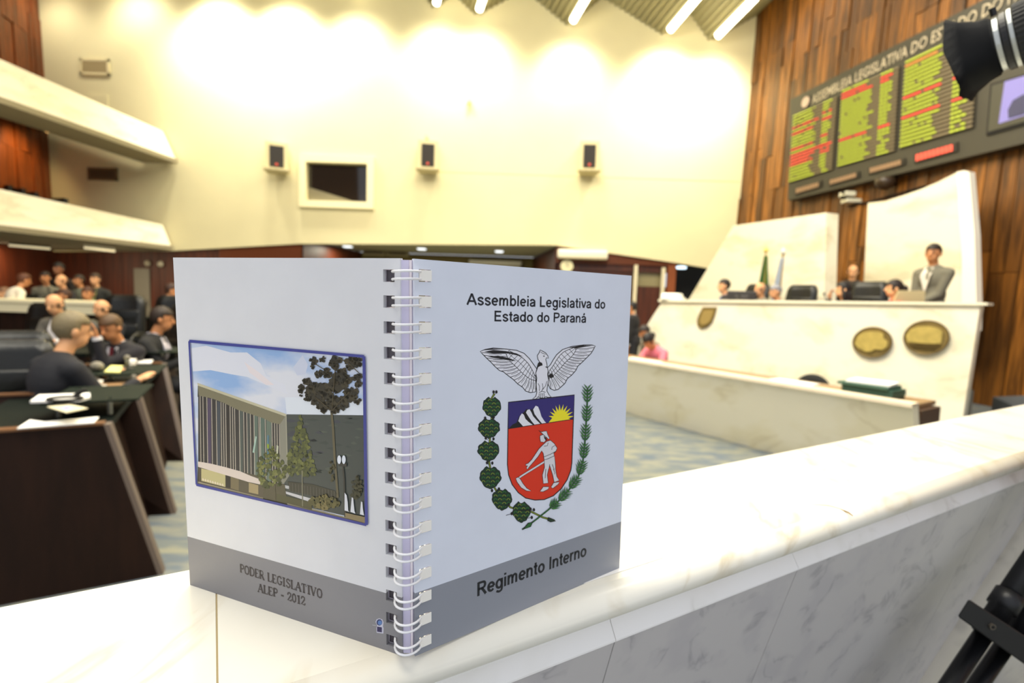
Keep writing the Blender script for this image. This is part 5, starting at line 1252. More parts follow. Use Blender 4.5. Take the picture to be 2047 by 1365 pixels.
def cover_text(cv, cover, s_, pL, pR, caph, col, wd=.195, name='title_text'):
    aL, bL = cv.px(*pL); aR, bR = cv.px(*pR); _, bH = cv.px(pL[0], pL[1]-caph); H2 = bH-bL
    tot = sum(SANS[c][0] for c in s_)-.1; bm = BM(); x = 0
    def pos(u, v): return cv.P(aL+(aR-aL)*u/tot, bL+(bR-bL)*u/tot+H2*v, .00006)
    asp = abs(H2)/(abs(aR-aL)/tot)
    for c in s_:
        for st in SANS[c][1]:
            pts = cr(st) if len(st) < 12 else st; n = len(pts); prev = None; closed = st[0] == st[-1] or (abs(st[0][0]-st[-1][0]) < 1e-6 and abs(st[0][1]-st[-1][1]) < 1e-6)
            for i in range(n):
                a = pts[i-1] if i else (pts[-2] if closed else pts[0]); b = pts[i+1] if i < n-1 else (pts[1] if closed else pts[-1])
                dx, dy = (b[0]-a[0]), (b[1]-a[1])*asp; l = sqrt(dx*dx+dy*dy) or 1
                w_ = wd*asp*.5*(1 if abs(dy) > abs(dx) else .86)
                ox, oy = -dy/l*w_, dx/l*w_/asp
                cur = (bm.verts.new(pos(x+pts[i][0]+ox-.04, pts[i][1]+oy)), bm.verts.new(pos(x+pts[i][0]-ox-.04, pts[i][1]-oy)))
                if prev: bm.faces.new((prev[0], prev[1], cur[1], cur[0]))
                prev = cur
        x += SANS[c][0]
    o = mesh_obj(name, bm, mat('ink_%d_%d_%d' % col, col, .42), cover); o.matrix_parent_inverse = parent_world(cover).inverted(); return o
INK = (34, 36, 44)
cover_text(CRt, cov_r, 'Assembleia Legislativa do', (934, 609), (1209, 617), 23, INK)
cover_text(CRt, cov_r, 'Estado do Paraná', (988, 642), (1171, 645), 21, INK)
cover_text(CRt, cov_r, 'Regimento Interno', (954, 1192), (1171, 1111), 27.5, (30, 32, 38))
# serif lettering of the back cover from strokes
GLY = {  # strokes: (points, thick)
 'P': ([((.18, 0), (.18, 1)), 1], [((.18, 1), (.55, 1), (.72, .88), (.72, .62), (.55, .5), (.18, .5)), .45]),
 'O': ([((.5, 1), (.22, .9), (.12, .5), (.22, .1), (.5, 0), (.78, .1), (.88, .5), (.78, .9), (.5, 1)), .6],),
 'D': ([((.18, 0), (.18, 1)), 1], [((.1, 1), (.5, 1), (.78, .85), (.86, .5), (.78, .15), (.5, 0), (.1, 0)), .5]),
 'E': ([((.18, 0), (.18, 1)), 1], [((.08, 1), (.72, 1), (.72, .82)), 0], [((.18, .52), (.55, .52)), 0], [((.08, 0), (.75, 0), (.75, .2)), 0]),
 'R': ([((.18, 0), (.18, 1)), 1], [((.08, 1), (.55, 1), (.7, .88), (.7, .62), (.55, .5), (.18, .5)), 0], [((.45, .5), (.78, 0), (.92, 0)), 1]),
 'L': ([((.2, 0), (.2, 1)), 1], [((.08, 0), (.75, 0), (.78, .22)), 0], [((.05, 1), (.35, 1)), 0]),
 'G': ([((.82, .8), (.7, .96), (.5, 1), (.22, .88), (.12, .5), (.22, .12), (.5, 0), (.8, .1), (.8, .42)), .6], [((.6, .42), (.95, .42)), 0]),
 'I': ([((.3, 0), (.3, 1)), 1], [((.1, 1), (.5, 1)), 0], [((.1, 0), (.5, 0)), 0]),
 'S': ([((.72, .82), (.6, .97), (.4, 1), (.2, .9), (.18, .68), (.4, .54), (.62, .44), (.74, .25), (.62, .06), (.4, 0), (.2, .06), (.14, .22)), .6],),
 'A': ([((.05, 0), (.48, 1)), 0], [((.48, 1), (.86, 0)), 1], [((.2, .36), (.74, .36)), 0], [((-.04, 0), (.2, 0)), 0], [((.7, 0), (1.0, 0)), 0]),
 'T': ([((.45, 0), (.45, 1)), 1], [((.05, .8), (.08, 1), (.82, 1), (.85, .8)), 0], [((.28, 0), (.62, 0)), 0]),
 'V': ([((.1, 1), (.48, 0)), 1], [((.48, 0), (.85, 1)), 0], [((-.03, 1), (.26, 1)), 0], [((.72, 1), (.98, 1)), 0]),
 '-': ([((.1, .38), (.5, .38)), .6],), ' ': (),
 '2': ([((.12, .72), (.2, .94), (.42, 1), (.62, .9), (.64, .68), (.12, .04), (.68, .04), (.72, .22)), .5],),
 '0': ([((.4, 1), (.18, .85), (.12, .5), (.18, .15), (.4, 0), (.62, .15), (.68, .5), (.62, .85), (.4, 1)), .6],),
 '1': ([((.4, 0), (.4, 1), (.2, .85)), 1], [((.2, 0), (.6, 0)), 0])}
GW = {'I': .62, ' ': .5, '-': .62, '1': .72, '0': .8, '2': .8, 'S': .86, 'L': .86, 'E': .86, 'P': .84}
def serif_line(s_, pL, pR, caph, col):
    cv = CLt; aL, bL = cv.px(*pL); aR, bR = cv.px(*pR); _, bH = cv.px(pL[0], pL[1]-caph); H2 = bH-bL
    tot = sum(GW.get(c, 1.0) for c in s_); bm = BM(); x = 0
    def pos(u, v): return cv.P(aL+(aR-aL)*u/tot, bL+(bR-bL)*u/tot+H2*v, .00006)
    asp = abs(H2)/(abs(aR-aL)/tot)
    for c in s_:
        for pts, tk in GLY[c]:
            wd = .075+.085*tk; n = len(pts); prev = None
            for i in range(n):
                px_, py_ = pts[i]; a = pts[max(i-1, 0)]; b = pts[min(i+1, n-1)]
                dx, dy = (b[0]-a[0]), (b[1]-a[1])*asp; l = sqrt(dx*dx+dy*dy) or 1
                ox, oy = -dy/l*wd, dx/l*wd/asp
                e = .04 if i in (0, n-1) else 0; sg = -1 if i == 0 else 1
                qx, qy = px_+sg*dx/l*e, py_+sg*dy/l*e/asp
                cur = (bm.verts.new(pos(x+qx+ox, qy+oy)), bm.verts.new(pos(x+qx-ox, qy-oy)))
                if prev: bm.faces.new((prev[0], prev[1], cur[1], cur[0]))
                prev = cur
        if c in 'PR': 
            bm.faces.new([bm.verts.new(pos(x+u, v)) for u, v in ((0, -.04), (.4, -.04), (.4, .04), (0, .04))])
        x += GW.get(c, 1.0)
    o = mesh_obj('imprint_text', bm, mat('ink_%d_%d_%d' % col, col, .42), cov_l); o.matrix_parent_inverse = parent_world(cov_l).inverted()
serif_line('PODER LEGISLATIVO', (480, 1143), (645, 1196), 15.5, (64, 58, 60)); serif_line('ALEP - 2012', (516, 1182), (611, 1210), 15.5, (64, 58, 60))
# --- small round-and-square logo on the back cover
def C4(x, y): return (720+x/4.875, 1050+y/4.875)
lg = Print(CLt, cov_l, 'small_logo', C4)
circ = lambda cx, cy, rx, ry, n=20: [(cx+rx*cos(2*pi*k/n), cy+ry*sin(2*pi*k/n)) for k in range(n)]
lg.poly([(150, 940), (160, 915), (185, 905), (215, 915), (228, 945), (222, 985), (228, 1000), (226, 1055), (160, 1045), (158, 1000), (165, 975)], (196, 196, 214))
lg.poly(circ(187, 945, 28, 31), (36, 48, 100)); lg.poly(circ(192, 948, 20, 22), (90, 128, 190)); lg.poly([(165, 985), (212, 993), (212, 1042), (165, 1035)], (44, 34, 84))
lg.line([(120, 970), (155, 975)], 4, (190, 190, 200)); lg.done()
# --- coat of arms ------------------------------------------------------------------
def E_(x, y): return (940+x/3.25, 660+y/3.25)
BK, WHT, RED, BLU, YEL = (24, 22, 26), (240, 240, 248), (230, 52, 22), (52, 42, 118), (252, 238, 44)
ea = Print(CRt, cov_r, 'condor_emblem', E_)
lw_ = [(65, 138), (95, 125), (150, 115), (230, 122), (300, 130), (350, 150), (385, 185), (410, 220), (432, 250), (425, 300), (428, 340), (425, 400), (390, 405), (360, 395), (340, 370), (310, 350), (280, 320), (250, 298), (215, 270), (190, 262), (160, 235), (135, 208), (110, 185), (85, 160)]
rw_ = [(500, 245), (520, 225), (540, 190), (560, 160), (600, 125), (660, 105), (740, 95), (790, 95), (812, 103), (800, 125), (785, 150), (755, 180), (730, 205), (700, 232), (685, 262), (660, 290), (630, 315), (615, 345), (590, 368), (570, 385), (545, 390), (520, 380), (505, 350), (508, 310)]
def lerp_poly(P_, t_):
    n = len(P_)-1; f = t_*n; i = min(int(f), n-1); f -= i; return (P_[i][0]*(1-f)+P_[i+1][0]*f, P_[i][1]*(1-f)+P_[i+1][1]*f)
for wing, outer, mid, inner in ((lw_, [(75, 145), (95, 172), (120, 198), (160, 237), (200, 265), (245, 296), (282, 325), (320, 358), (355, 393), (392, 404), (424, 400)], [(230, 150), (245, 180), (262, 205), (285, 225), (305, 245), (325, 265), (345, 285), (365, 300), (385, 315), (405, 322), (425, 328)], [(250, 132), (285, 150), (315, 165), (340, 180), (360, 198), (376, 215), (388, 232), (398, 250), (408, 268), (415, 285), (424, 300)]),
                                (rw_, [(806, 112), (786, 150), (757, 182), (730, 207), (700, 235), (685, 264), (660, 292), (630, 318), (612, 350), (572, 386), (524, 382)], [(690, 120), (675, 150), (655, 175), (632, 195), (612, 215), (596, 235), (578, 255), (562, 272), (546, 288), (530, 300), (512, 315)], [(680, 110), (640, 125), (608, 140), (585, 160), (570, 180), (556, 200), (545, 220), (533, 238), (522, 252), (512, 266), (506, 285)])):
    ea.poly(wing, WHT); ea.line(wing, 5, BK, closed=True)
    # scalloped feathers between mid and outer arcs
    NF = 15; ea.L += 1
    for i in range(NF+1):
        t_ = i/NF; o_ = lerp_poly(outer, t_); m_ = lerp_poly(mid, t_)
        ea.line([m_, ((m_[0]+o_[0])/2+3, (m_[1]+o_[1])/2+4), o_], 3.6, BK, bump=False)
        if i < NF:
            o2 = lerp_poly(outer, (i+.5)/NF); m2 = lerp_poly(mid, (i+.5)/NF); ea.line([(m2[0]*.8+o2[0]*.2, m2[1]*.8+o2[1]*.2), (m2[0]*.25+o2[0]*.75, m2[1]*.25+o2[1]*.75)], 2.2, BK, bump=False)
    ea.line(mid, 3.6, BK, bump=False); ea.line(inner, 4, BK, bump=False)
    for i in range(12):
        t_ = i/11; a = lerp_poly(inner, t_); b = lerp_poly(mid, min(1, t_+.03)); ea.line([a, b], 3, BK, bump=False)
    m3 = [((a[0]+b[0])/2, (a[1]+b[1])/2) for a, b in zip(inner, mid)]; ea.line(m3, 2.6, BK, bump=False)
for pts in ([(90, 140), (150, 128), (230, 135), (300, 150), (345, 172), (300, 162), (240, 150), (150, 150)], [(110, 172), (180, 165), (250, 180), (300, 200), (250, 196), (170, 182)], [(80, 130), (140, 118), (220, 124), (150, 126)], [(640, 112), (730, 98), (800, 100), (740, 108), (690, 118)], [(510, 290), (530, 280), (545, 300), (528, 312), (512, 306)]):
    ea.poly(pts, BK)
body_ = [(455, 128), (468, 135), (490, 148), (503, 165), (508, 182), (495, 178), (490, 190), (497, 215), (500, 240), (505, 262), (502, 290), (508, 320), (505, 345), (500, 370), (498, 395), (512, 420), (525, 432), (505, 436), (490, 430), (480, 440), (455, 440), (440, 432), (428, 446), (405, 446), (425, 430), (432, 405), (430, 380), (428, 350), (432, 310), (425, 280), (432, 250), (438, 225), (450, 205), (440, 190), (435, 165), (445, 150)]
ea.poly(body_, WHT); ea.line(body_, 4.5, BK, closed=True)
ea.poly([(440, 212), (452, 206), (466, 212), (470, 228), (455, 232), (440, 240), (430, 272), (428, 256)], BK); ea.poly([(484, 236), (497, 236), (498, 246)], BK)
ea.poly(circ(478, 168, 5, 4, 8), BK)
for l in ([(455, 140), (470, 150), (490, 156)], [(468, 345), (472, 375), (462, 400)], [(440, 345), (450, 365), (448, 395)], [(498, 330), (488, 362), (470, 385)], [(448, 410), (445, 435)], [(458, 408), (456, 438)], [(468, 408), (468, 438)], [(478, 406), (480, 436)], [(445, 405), (465, 395), (488, 402)]): ea.line(l, 3.2, BK)
ea.done()
shd = Print(CRt, cov_r, 'shield_emblem', E_)
SH = [(247, 468), (677, 420), (670, 577), (662, 800), (660, 860), (653, 910), (630, 970), (592, 1028), (540, 1075), (480, 1100), (420, 1103), (360, 1090), (312, 1055), (272, 1002), (249, 940), (241, 870), (243, 760), (245, 640)]
shd.poly(SH, RED); shd.poly([(247, 468), (677, 420), (670, 577), (245, 640)], BLU)
shd.poly([(252, 637), (275, 612), (300, 600), (320, 555), (345, 535), (365, 512), (400, 515), (430, 488), (450, 510), (462, 560), (492, 602)], BK)
for m_ in ([(345, 626), (322, 600), (312, 590), (322, 560), (335, 540), (348, 548), (358, 575), (378, 595), (408, 616)], [(418, 614), (398, 590), (378, 560), (362, 535), (370, 518), (385, 513), (398, 535), (408, 558), (432, 585), (456, 608)], [(466, 606), (440, 575), (418, 545), (408, 515), (425, 490), (440, 496), (452, 525), (462, 560), (482, 590), (494, 602)]): shd.poly(m_, WHT)
sun = []; sc_ = (588, 572)
for k in range(21):
    a = pi*(1+k/20.0); r = 84 if k % 2 == 1 else 46
    if k in (0, 20): r = 50
    sun.append((sc_[0]+r*cos(a)+(4*(k % 2)), sc_[1]+r*sin(a)*1.1))
sun = [(508, 600)]+sun+[(655, 580)]
shd.poly(sun, YEL); shd.poly([(510, 598), (540, 560), (590, 540), (636, 560), (640, 580)], YEL)
shd.line([(245, 640), (670, 577)], 4, BK); shd.line(SH, 6, BK, closed=True)
FW = (228, 226, 232)
shd.line([(305, 968), (330, 948), (545, 815)], 15, BK); shd.line([(305, 968), (330, 948), (545, 815)], 10, FW)
for pts in ([(295, 962), (312, 953), (326, 968), (342, 995), (366, 1025), (396, 1044), (365, 1043), (330, 1022), (303, 985)], [(480, 838), (546, 816), (552, 860), (554, 905), (562, 950), (577, 975), (545, 987), (535, 940), (516, 880), (508, 905), (500, 940), (506, 992), (474, 996), (468, 940), (482, 890)], [(474, 1016), (510, 1016), (506, 1032), (472, 1049), (452, 1046)], [(541, 990), (577, 984), (571, 1000), (536, 1027), (524, 1018)], [(470, 745), (495, 722), (520, 714), (545, 735), (564, 765), (556, 785), (541, 800), (546, 815), (500, 836), (480, 841), (477, 825), (474, 800), (464, 782), (440, 820), (415, 850), (385, 885), (370, 905), (364, 892), (372, 880), (358, 878), (362, 868), (375, 864), (400, 838), (425, 800), (445, 770)], [(452, 685), (475, 676), (490, 692), (492, 712), (480, 728), (456, 724), (452, 705)], [(444, 650), (462, 660), (478, 655), (496, 655), (502, 676), (514, 700), (508, 708), (488, 690), (464, 668)]):
    shd.poly(pts, FW); shd.line(pts, 3.4, BK, closed=True)
shd.poly([(476, 682), (492, 700), (500, 715), (490, 716), (480, 702)], BK)
for l in ([(505, 730), (500, 750), (478, 752)], [(548, 748), (530, 760), (528, 776)], [(556, 785), (520, 805), (478, 822)], [(515, 870), (512, 890)], [(532, 870), (545, 905)], [(490, 900), (486, 960)], [(538, 900), (550, 925), (545, 935)]): shd.line(l, 3, BK)
shd.done()
br2 = Print(CRt, cov_r, 'laurel_branches', E_)
G1, G2, G3 = (22, 58, 36), (44, 108, 50), (124, 140, 44)
random.seed(21)
cof = [(140, 499, 62, 68), (122, 637, 72, 66), (118, 784, 72, 68), (130, 957, 72, 74), (205, 1098, 66, 72), (332, 1180, 60, 70)]
stem = [(158, 412), (140, 440), (140, 560), (128, 690), (122, 850), (150, 1010), (180, 1060), (260, 1150), (330, 1170), (400, 1180), (470, 1215), (548, 1236)]
br2.line(stem, 14, BK); br2.line(stem, 8, G3)
for x, y, rx, ry in cof:
    pts = []
    for k in range(30):
        a = 2*pi*k/30; r = 1+.045*sin(9*a)+random.uniform(-.03, .03); sy = sin(a)
        wx = rx*r*cos(a)*(1-.28*max(0, sy)); pts.append((x+wx, y+ry*r*sy+(10 if abs(cos(a)) < .25 and sy < 0 else 0)))
    br2.poly(pts, BK); br2.poly([(x+(px-x)*.93, y+(py-y)*.93) for px, py in pts], G1)
    br2.L += 2
    for j in range(5):
        for i in range(4):
            cx_ = x+(i-1.5)*rx*.42; cy_ = y+(j-2)*ry*.33
            if ((cx_-x)/rx)**2+((cy_-y)/ry)**2 < .62:
                br2.line([(cx_-11, cy_+5), (cx_-3, cy_-6), (cx_+6, cy_-4), (cx_+12, cy_+5)], 5, G3 if (i+j) % 2 else G2, bump=False)
    br2.L += 1
    for j in range(4):
        cy_ = y+(j-1.5)*ry*.36; wdt = rx*.7*(1-abs(j-1.2)*.14)
        br2.line([(x-wdt+q*wdt*2/8, cy_+(5 if q % 2 else -5)) for q in range(9)], 3, BK, bump=False)
for x, y in ((100, 700), (150, 705), (108, 860), (142, 862), (140, 1040), (185, 1030), (250, 1130), (268, 1190), (390, 1160), (412, 1165), (398, 1215), (150, 400), (168, 400), (95, 570), (150, 565)):
    br2.poly(circ(x, y, 8, 11, 8), BK); br2.line([(x, y), (x+(130-x)*.3+4, y+12)], 3, BK)
spn = [(760, 372), (757, 500), (750, 620), (742, 740), (730, 850), (700, 950), (640, 1035), (570, 1110), (505, 1165), (430, 1225), (380, 1262), (335, 1293)]
br2.line(spn, 10, BK); br2.line(spn, 6, G2)
br2.poly([(405, 1243), (392, 1275), (335, 1296), (372, 1250)], BK); br2.poly([(400, 1247), (388, 1272), (348, 1290), (375, 1254)], G2)
NL = 46; br2.L += 2
for dark in (1, 0):
    for i in range(NL):
        if i % 6 == 5: continue
        t_ = i/(NL-1)*.70; x, y = lerp_poly(spn, t_); x2, y2 = lerp_poly(spn, min(1, t_+.02)); dx, dy = x2-x, y2-y; l = sqrt(dx*dx+dy*dy) or 1; dx /= l; dy /= l
        for s_ in (-1, 1):
            ln = 26+22*sin(pi*((i % 6)+.5)/6)+5*((i*7) % 2); bx, by = -dy*s_, dx*s_
            tipx, tipy = x+bx*ln*.8-dx*ln*.75, y+by*ln*.8-dy*ln*.75
            w1 = 7.5 if dark else 4.2
            br2.poly([(x+dx*w1, y+dy*w1), (x+bx*ln*.35+dx*w1*.2, y+by*ln*.35+dy*w1*.2), (tipx, tipy), (x+bx*ln*.15-dx*w1, y+by*ln*.15-dy*w1)], BK if dark else (G2 if i % 3 else (70, 130, 60)), bump=False)
    br2.L += 2
br2.poly([(505, 1212), (530, 1222), (555, 1238), (520, 1246), (498, 1236)], BK); br2.poly([(508, 1218), (528, 1226), (545, 1237), (520, 1241), (505, 1234)], G1)
br2.done()
# --- printed photograph on the back cover ------------------------------------------
def Pc(x, y): return (380+x/3.689, 680+y/3.689)
M_sky = bpy.data.materials.new('printed_sky'); M_sky.use_nodes = True
_nt = M_sky.node_tree; _b = _nt.nodes['Principled BSDF']; _b.inputs['Roughness'].default_value = .42
_tc = _nt.nodes.new('ShaderNodeTexCoord'); _mp = _nt.nodes.new('ShaderNodeMapping'); _mp.inputs['Rotation'].default_value = (0, .7, 0); _mp.inputs['Scale'].default_value = (14, 14, 40)
_n = _nt.nodes.new('ShaderNodeTexNoise'); _n.inputs['Scale'].default_value = 1.2; _n.inputs['Detail'].default_value = 5
_r = _nt.nodes.new('ShaderNodeValToRGB'); _r.color_ramp.elements[0].position = .38; _r.color_ramp.elements[0].color = rgb(146, 180, 226); _r.color_ramp.elements[1].position = .62; _r.color_ramp.elements[1].color = rgb(224, 226, 234)
_nt.links.new(_tc.outputs['Object'], _mp.inputs[0]); _nt.links.new(_mp.outputs[0], _n.inputs['Vector']); _nt.links.new(_n.outputs['Fac'], _r.inputs[0]); _nt.links.new(_r.outputs[0], _b.inputs['Base Color'])
MC['printed_sky'] = M_sky
ph = Print(CLt, cov_l, 'printed_photograph', Pc)
Q = [(0, 6), (1288, 118), (1306, 1358), (54, 1062)]
ph.poly(Q, (0, 0, 0), e='printed_sky')
ph.poly([(0, 60), (120, 40), (300, 90), (420, 90), (520, 170), (560, 260), (700, 330), (720, 400), (560, 330), (420, 270), (300, 250), (150, 220), (20, 230)], (224, 226, 236)); ph.poly([(400, 160), (500, 230), (620, 330), (560, 330), (440, 240)], (234, 224, 226))
ph.poly([(760, 200), (830, 110), (870, 180), (850, 250), (790, 260)], (206, 212, 230)); ph.poly([(700, 420), (850, 420), (1280, 430), (1280, 552), (712, 545)], (226, 232, 240))
DG = (66, 72, 68)
ph.poly([(712, 546), (1282, 553), (1300, 1330), (690, 1190)], DG)
random.seed(4)
ph.L += 1
for k in range(46):
    x, y = random.uniform(740, 1250), random.uniform(570, 1000); ph.poly([(x-random.uniform(20, 60), y), (x, y-random.uniform(6, 18)), (x+random.uniform(20, 60), y+4), (x, y+random.uniform(6, 16))], random.choice([(58, 66, 62), (76, 84, 74), (62, 64, 72)]), bump=False)
ph.poly([(60, 400), (250, 455), (450, 540), (560, 580), (668, 612), (668, 1060), (540, 1040), (370, 975), (60, 900)], (58, 54, 52))
ph.L += 1
for x0, x1, c_ in ((130, 155, (84, 72, 96)), (200, 222, (70, 76, 84)), (365, 390, (82, 90, 84)), (420, 440, (76, 80, 76)), (472, 500, (96, 112, 100)), (515, 550, (92, 110, 98)), (562, 600, (104, 118, 104)), (270, 290, (50, 44, 40))):
    yt = lambda x: 400+(x-60)*.353; yb = lambda x: 900+(x-60)*.27
    ph.poly([(x0, yt(x0)), (x1, yt(x1)), (x1, yb(x1)), (x0, yb(x0))], c_, bump=False)
ph.L += 1
for x in (75, 96, 125, 160, 194, 229, 246, 263, 296, 314, 330, 364, 396, 419, 445, 472, 508, 518, 555, 604, 624, 642, 660):
    ph.line([(x-1, 396+(x-60)*.353), (x+6, 905+(x-60)*.27)], 4.6, (196, 186, 168), bump=False)
ph.poly([(58, 330), (705, 562), (664, 620), (600, 606), (540, 575), (450, 545), (350, 512), (250, 462), (160, 428), (66, 408)], (126, 120, 94)); ph.poly([(58, 330), (66, 408), (56, 420)], (60, 60, 48))
ph.poly([(54, 314), (710, 544), (706, 562), (58, 334)], (196, 190, 160))
ph.poly([(664, 618), (712, 548), (720, 860), (732, 1000), (690, 1060), (668, 1062)], (140, 138, 122)); ph.poly([(706, 562), (712, 548), (720, 860), (714, 900)], (168, 164, 142))
ph.poly([(58, 900), (560, 1010), (580, 1190), (56, 1056)], (88, 80, 62)); ph.poly([(84, 945), (262, 985), (262, 1082), (84, 1036)], (196, 186, 134)); ph.poly([(300, 1005), (360, 1015), (360, 1110), (300, 1090)], (120, 108, 78)); ph.poly([(434, 1050), (504, 1068), (504, 1136), (434, 1120)], (168, 150, 108)); ph.poly([(262, 985), (300, 1000), (300, 1090), (262, 1084)], (44, 38, 30))
ph.L += 1
for k in range(9): ph.poly([(90+k*18, 1022+k*5), (98+k*18, 1015+k*5), (106+k*18, 1034+k*5), (94+k*18, 1034+k*5)], (228, 214, 190), bump=False)
ph.poly([(58, 893), (150, 908), (260, 935), (370, 965), (450, 1000), (542, 1034), (535, 1066), (430, 1044), (300, 1004), (150, 960), (60, 932)], (222, 208, 196))
ph.poly([(660, 1100), (894, 1166), (892, 1194), (664, 1116)], (206, 204, 204)); ph.poly([(684, 1064), (732, 1074), (730, 1096), (700, 1090)], (190, 190, 190))
ph.poly([(58, 1040), (560, 1165), (900, 1240), (1296, 1340), (1300, 1356), (56, 1060)], (170, 158, 128))
ph.poly([(540, 1040), (700, 1060), (720, 1220), (540, 1180)], (84, 78, 56)); ph.poly([(720, 1040), (900, 1060), (1070, 1110), (1100, 1190), (740, 1110)], (56, 54, 40)); ph.poly([(640, 1130), (900, 1195), (900, 1250), (640, 1180)], (78, 76, 44))
ph.L += 1
for k in range(16): ph.line([(735+k*22, 1050+k*4), (737+k*22, 1110+k*5)], 3, (96, 92, 82), bump=False)
# flags on the facade
ph.poly([(484, 705), (494, 712), (476, 830), (462, 826)], (170, 196, 180)); ph.poly([(572, 700), (582, 700), (582, 860), (570, 860)], (90, 130, 150)); ph.poly([(570, 762), (584, 768), (582, 800), (570, 795)], (150, 170, 50)); ph.poly([(640, 770), (654, 780), (648, 880), (634, 870)], (196, 196, 170))
def foliage(cx, cy, rx, ry, n, cols, sz, tri=False):
    ph.L += 1
    for k in range(n):
        if tri: f = random.random()**.6; x = cx+random.uniform(-1, 1)*rx*f; y = cy-ry+2*ry*f
        else:
            a = random.uniform(0, 2*pi); r_ = sqrt(random.random()); x = cx+rx*r_*cos(a); y = cy+ry*r_*sin(a)
        if k % 12 == 0: ph.L += .25
        s_ = sz*random.uniform(.6, 1.3); m_ = 6; a0 = random.random()*6
        ph.poly([(x+s_*cos(a0+2*pi*j/m_)*random.uniform(.6, 1.2), y+s_*sin(a0+2*pi*j/m_)*random.uniform(.6, 1.2)) for j in range(m_)], random.choice(cols), bump=False)
GC_ = [(78, 84, 36), (94, 98, 42), (66, 72, 32), (108, 112, 52)]
foliage(815, 770, 125, 225, 190, GC_, 17, True); ph.line([(828, 960), (832, 1225)], 7, (132, 128, 104))
foliage(600, 960, 105, 130, 130, GC_+[(122, 124, 66)], 15); foliage(600, 830, 40, 50, 30, GC_, 12)
ph.line([(628, 1060), (632, 1185)], 5, (90, 84, 60))
ph.line([(1044, 520), (1056, 640), (1068, 860), (1092, 1160)], 17, (96, 88, 62))
AR = [(44, 38, 20), (58, 50, 28), (34, 30, 16)]
for x, y, r in ((910, 150, 32), (905, 190, 22), (950, 250, 30), (1015, 245, 38), (870, 310, 34), (822, 355, 28), (820, 395, 20), (905, 360, 50), (880, 410, 40), (1000, 370, 62), (1090, 310, 66), (1150, 300, 50), (1190, 400, 52), (1235, 440, 30), (1060, 450, 52), (950, 450, 48), (1120, 470, 48), (1000, 490, 44), (1070, 505, 40), (980, 118, 24), (1075, 140, 46), (1080, 190, 30), (1190, 140, 46), (1235, 160, 40), (1180, 200, 28), (1240, 270, 36), (1250, 320, 28), (1130, 235, 36)):
    if x+r > 1275: x = 1272-r
    if y-r < 112: y = 114+r
    foliage(x, y, r*.85, r*.85, max(9, int(r*.6)), AR, r*.42)
ph.L += 1
for p_ in ([(930, 175), (990, 212)], [(1050, 520), (990, 470), (930, 420)], [(1052, 520), (1110, 450), (1180, 380)], [(1050, 520), (1060, 400), (1075, 200)], [(1090, 120), (1180, 175), (1250, 240)]): ph.line(p_, 6, (70, 60, 36), bump=False)
foliage(990, 1190, 110, 50, 70, [(104, 96, 50), (84, 80, 38), (124, 112, 66)], 16); foliage(1230, 1080, 45, 80, 40, [(50, 50, 30), (64, 62, 36)], 15); foliage(1052, 960, 18, 80, 16, [(70, 66, 34)], 12)
ph.line([(1128, 900), (1140, 1030), (1148, 1300)], 11, (52, 50, 44)); ph.poly([(1098, 905), (1160, 905), (1158, 930), (1104, 925)], (52, 50, 44))
for x in (1105, 1139): ph.poly(circ(x, 878, 14, 32, 14), (226, 232, 240))
for pts in ([(1145, 1120), (1160, 1140), (1168, 1190), (1172, 1255), (1182, 1262), (1145, 1252)], [(1198, 1155), (1208, 1160), (1212, 1200), (1218, 1255), (1224, 1275), (1188, 1262)], [(1266, 1185), (1276, 1190), (1280, 1240), (1288, 1288), (1258, 1280)]): ph.poly(pts, (222, 224, 230))
ph.poly([(1150, 1268), (1296, 1300), (1298, 1345), (1150, 1305)], (140, 124, 88)); ph.poly([(1050, 1296), (1096, 1300), (1090, 1312), (1050, 1306)], (70, 150, 190))
# blue border
ph.L += 4; bw = 13
def ins(p, q, r): return
ph.line([(Q[0][0], Q[0][1]), (Q[1][0], Q[1][1])], 21, (58, 64, 146)); ph.line([Q[1], Q[2]], 22, (58, 64, 146)); ph.line([Q[2], Q[3]], 19, (58, 64, 146)); ph.line([Q[3], Q[0]], 12, (58, 64, 146))
ph.done()
# ================================================================== TV CAMERA AND TRIPOD (right edge)
M_cb = mat('camera_black', (20, 20, 22), .45); M_cb2 = mat('camera_rubber', (30, 30, 30), .7); M_sil = mat('lens_silver', (196, 200, 196), .3, metal=.6)
C0 = aty(1992, 92, .76)
tv = thing('video_camera', 'black video camera lens with flared hood entering at the upper right', 'camera', C0)
ax = V((-.62, .74, -.22)).normalized()
e1 = ax.cross(V((0, 0, 1))).normalized(); e2 = e1.cross(ax).normalized()
def AX(t_, r, a, sq=0):
    ca, sa = cos(a), sin(a)
    if sq:
        k = 1/max(abs(ca), abs(sa)*1.25); k = 1*(1-sq)+k*sq
        ca, sa = ca*k, sa*k
    return ax*t_+e1*(r*ca)+e2*(r*sa)
bm = BM(); n = 32; rings = []
for j, (t_, r, sq) in enumerate(((-.002, .034, 0), (.002, .040, 0), (.012, .043, .15), (.030, .052, .6), (.048, .060, .9))):
    ring = []
    for k in range(n):
        a = 2*pi*k/n; tt = t_
        if j == 4: tt = t_-.007*abs(sin(2*a))**1.5
        ring.append(bm.verts.new(AX(tt, r, a, sq)))
    rings.append(ring)
for A, B in zip(rings, rings[1:]):
    for k in range(n): bm.faces.new((A[k], A[(k+1) % n], B[(k+1) % n], B[k]))
bmesh.ops.solidify(bm, geom=bm.faces[:], thickness=.002); mesh_obj('lens_hood', bm, mat('hood_black', (14, 14, 16), .7), tv, True)
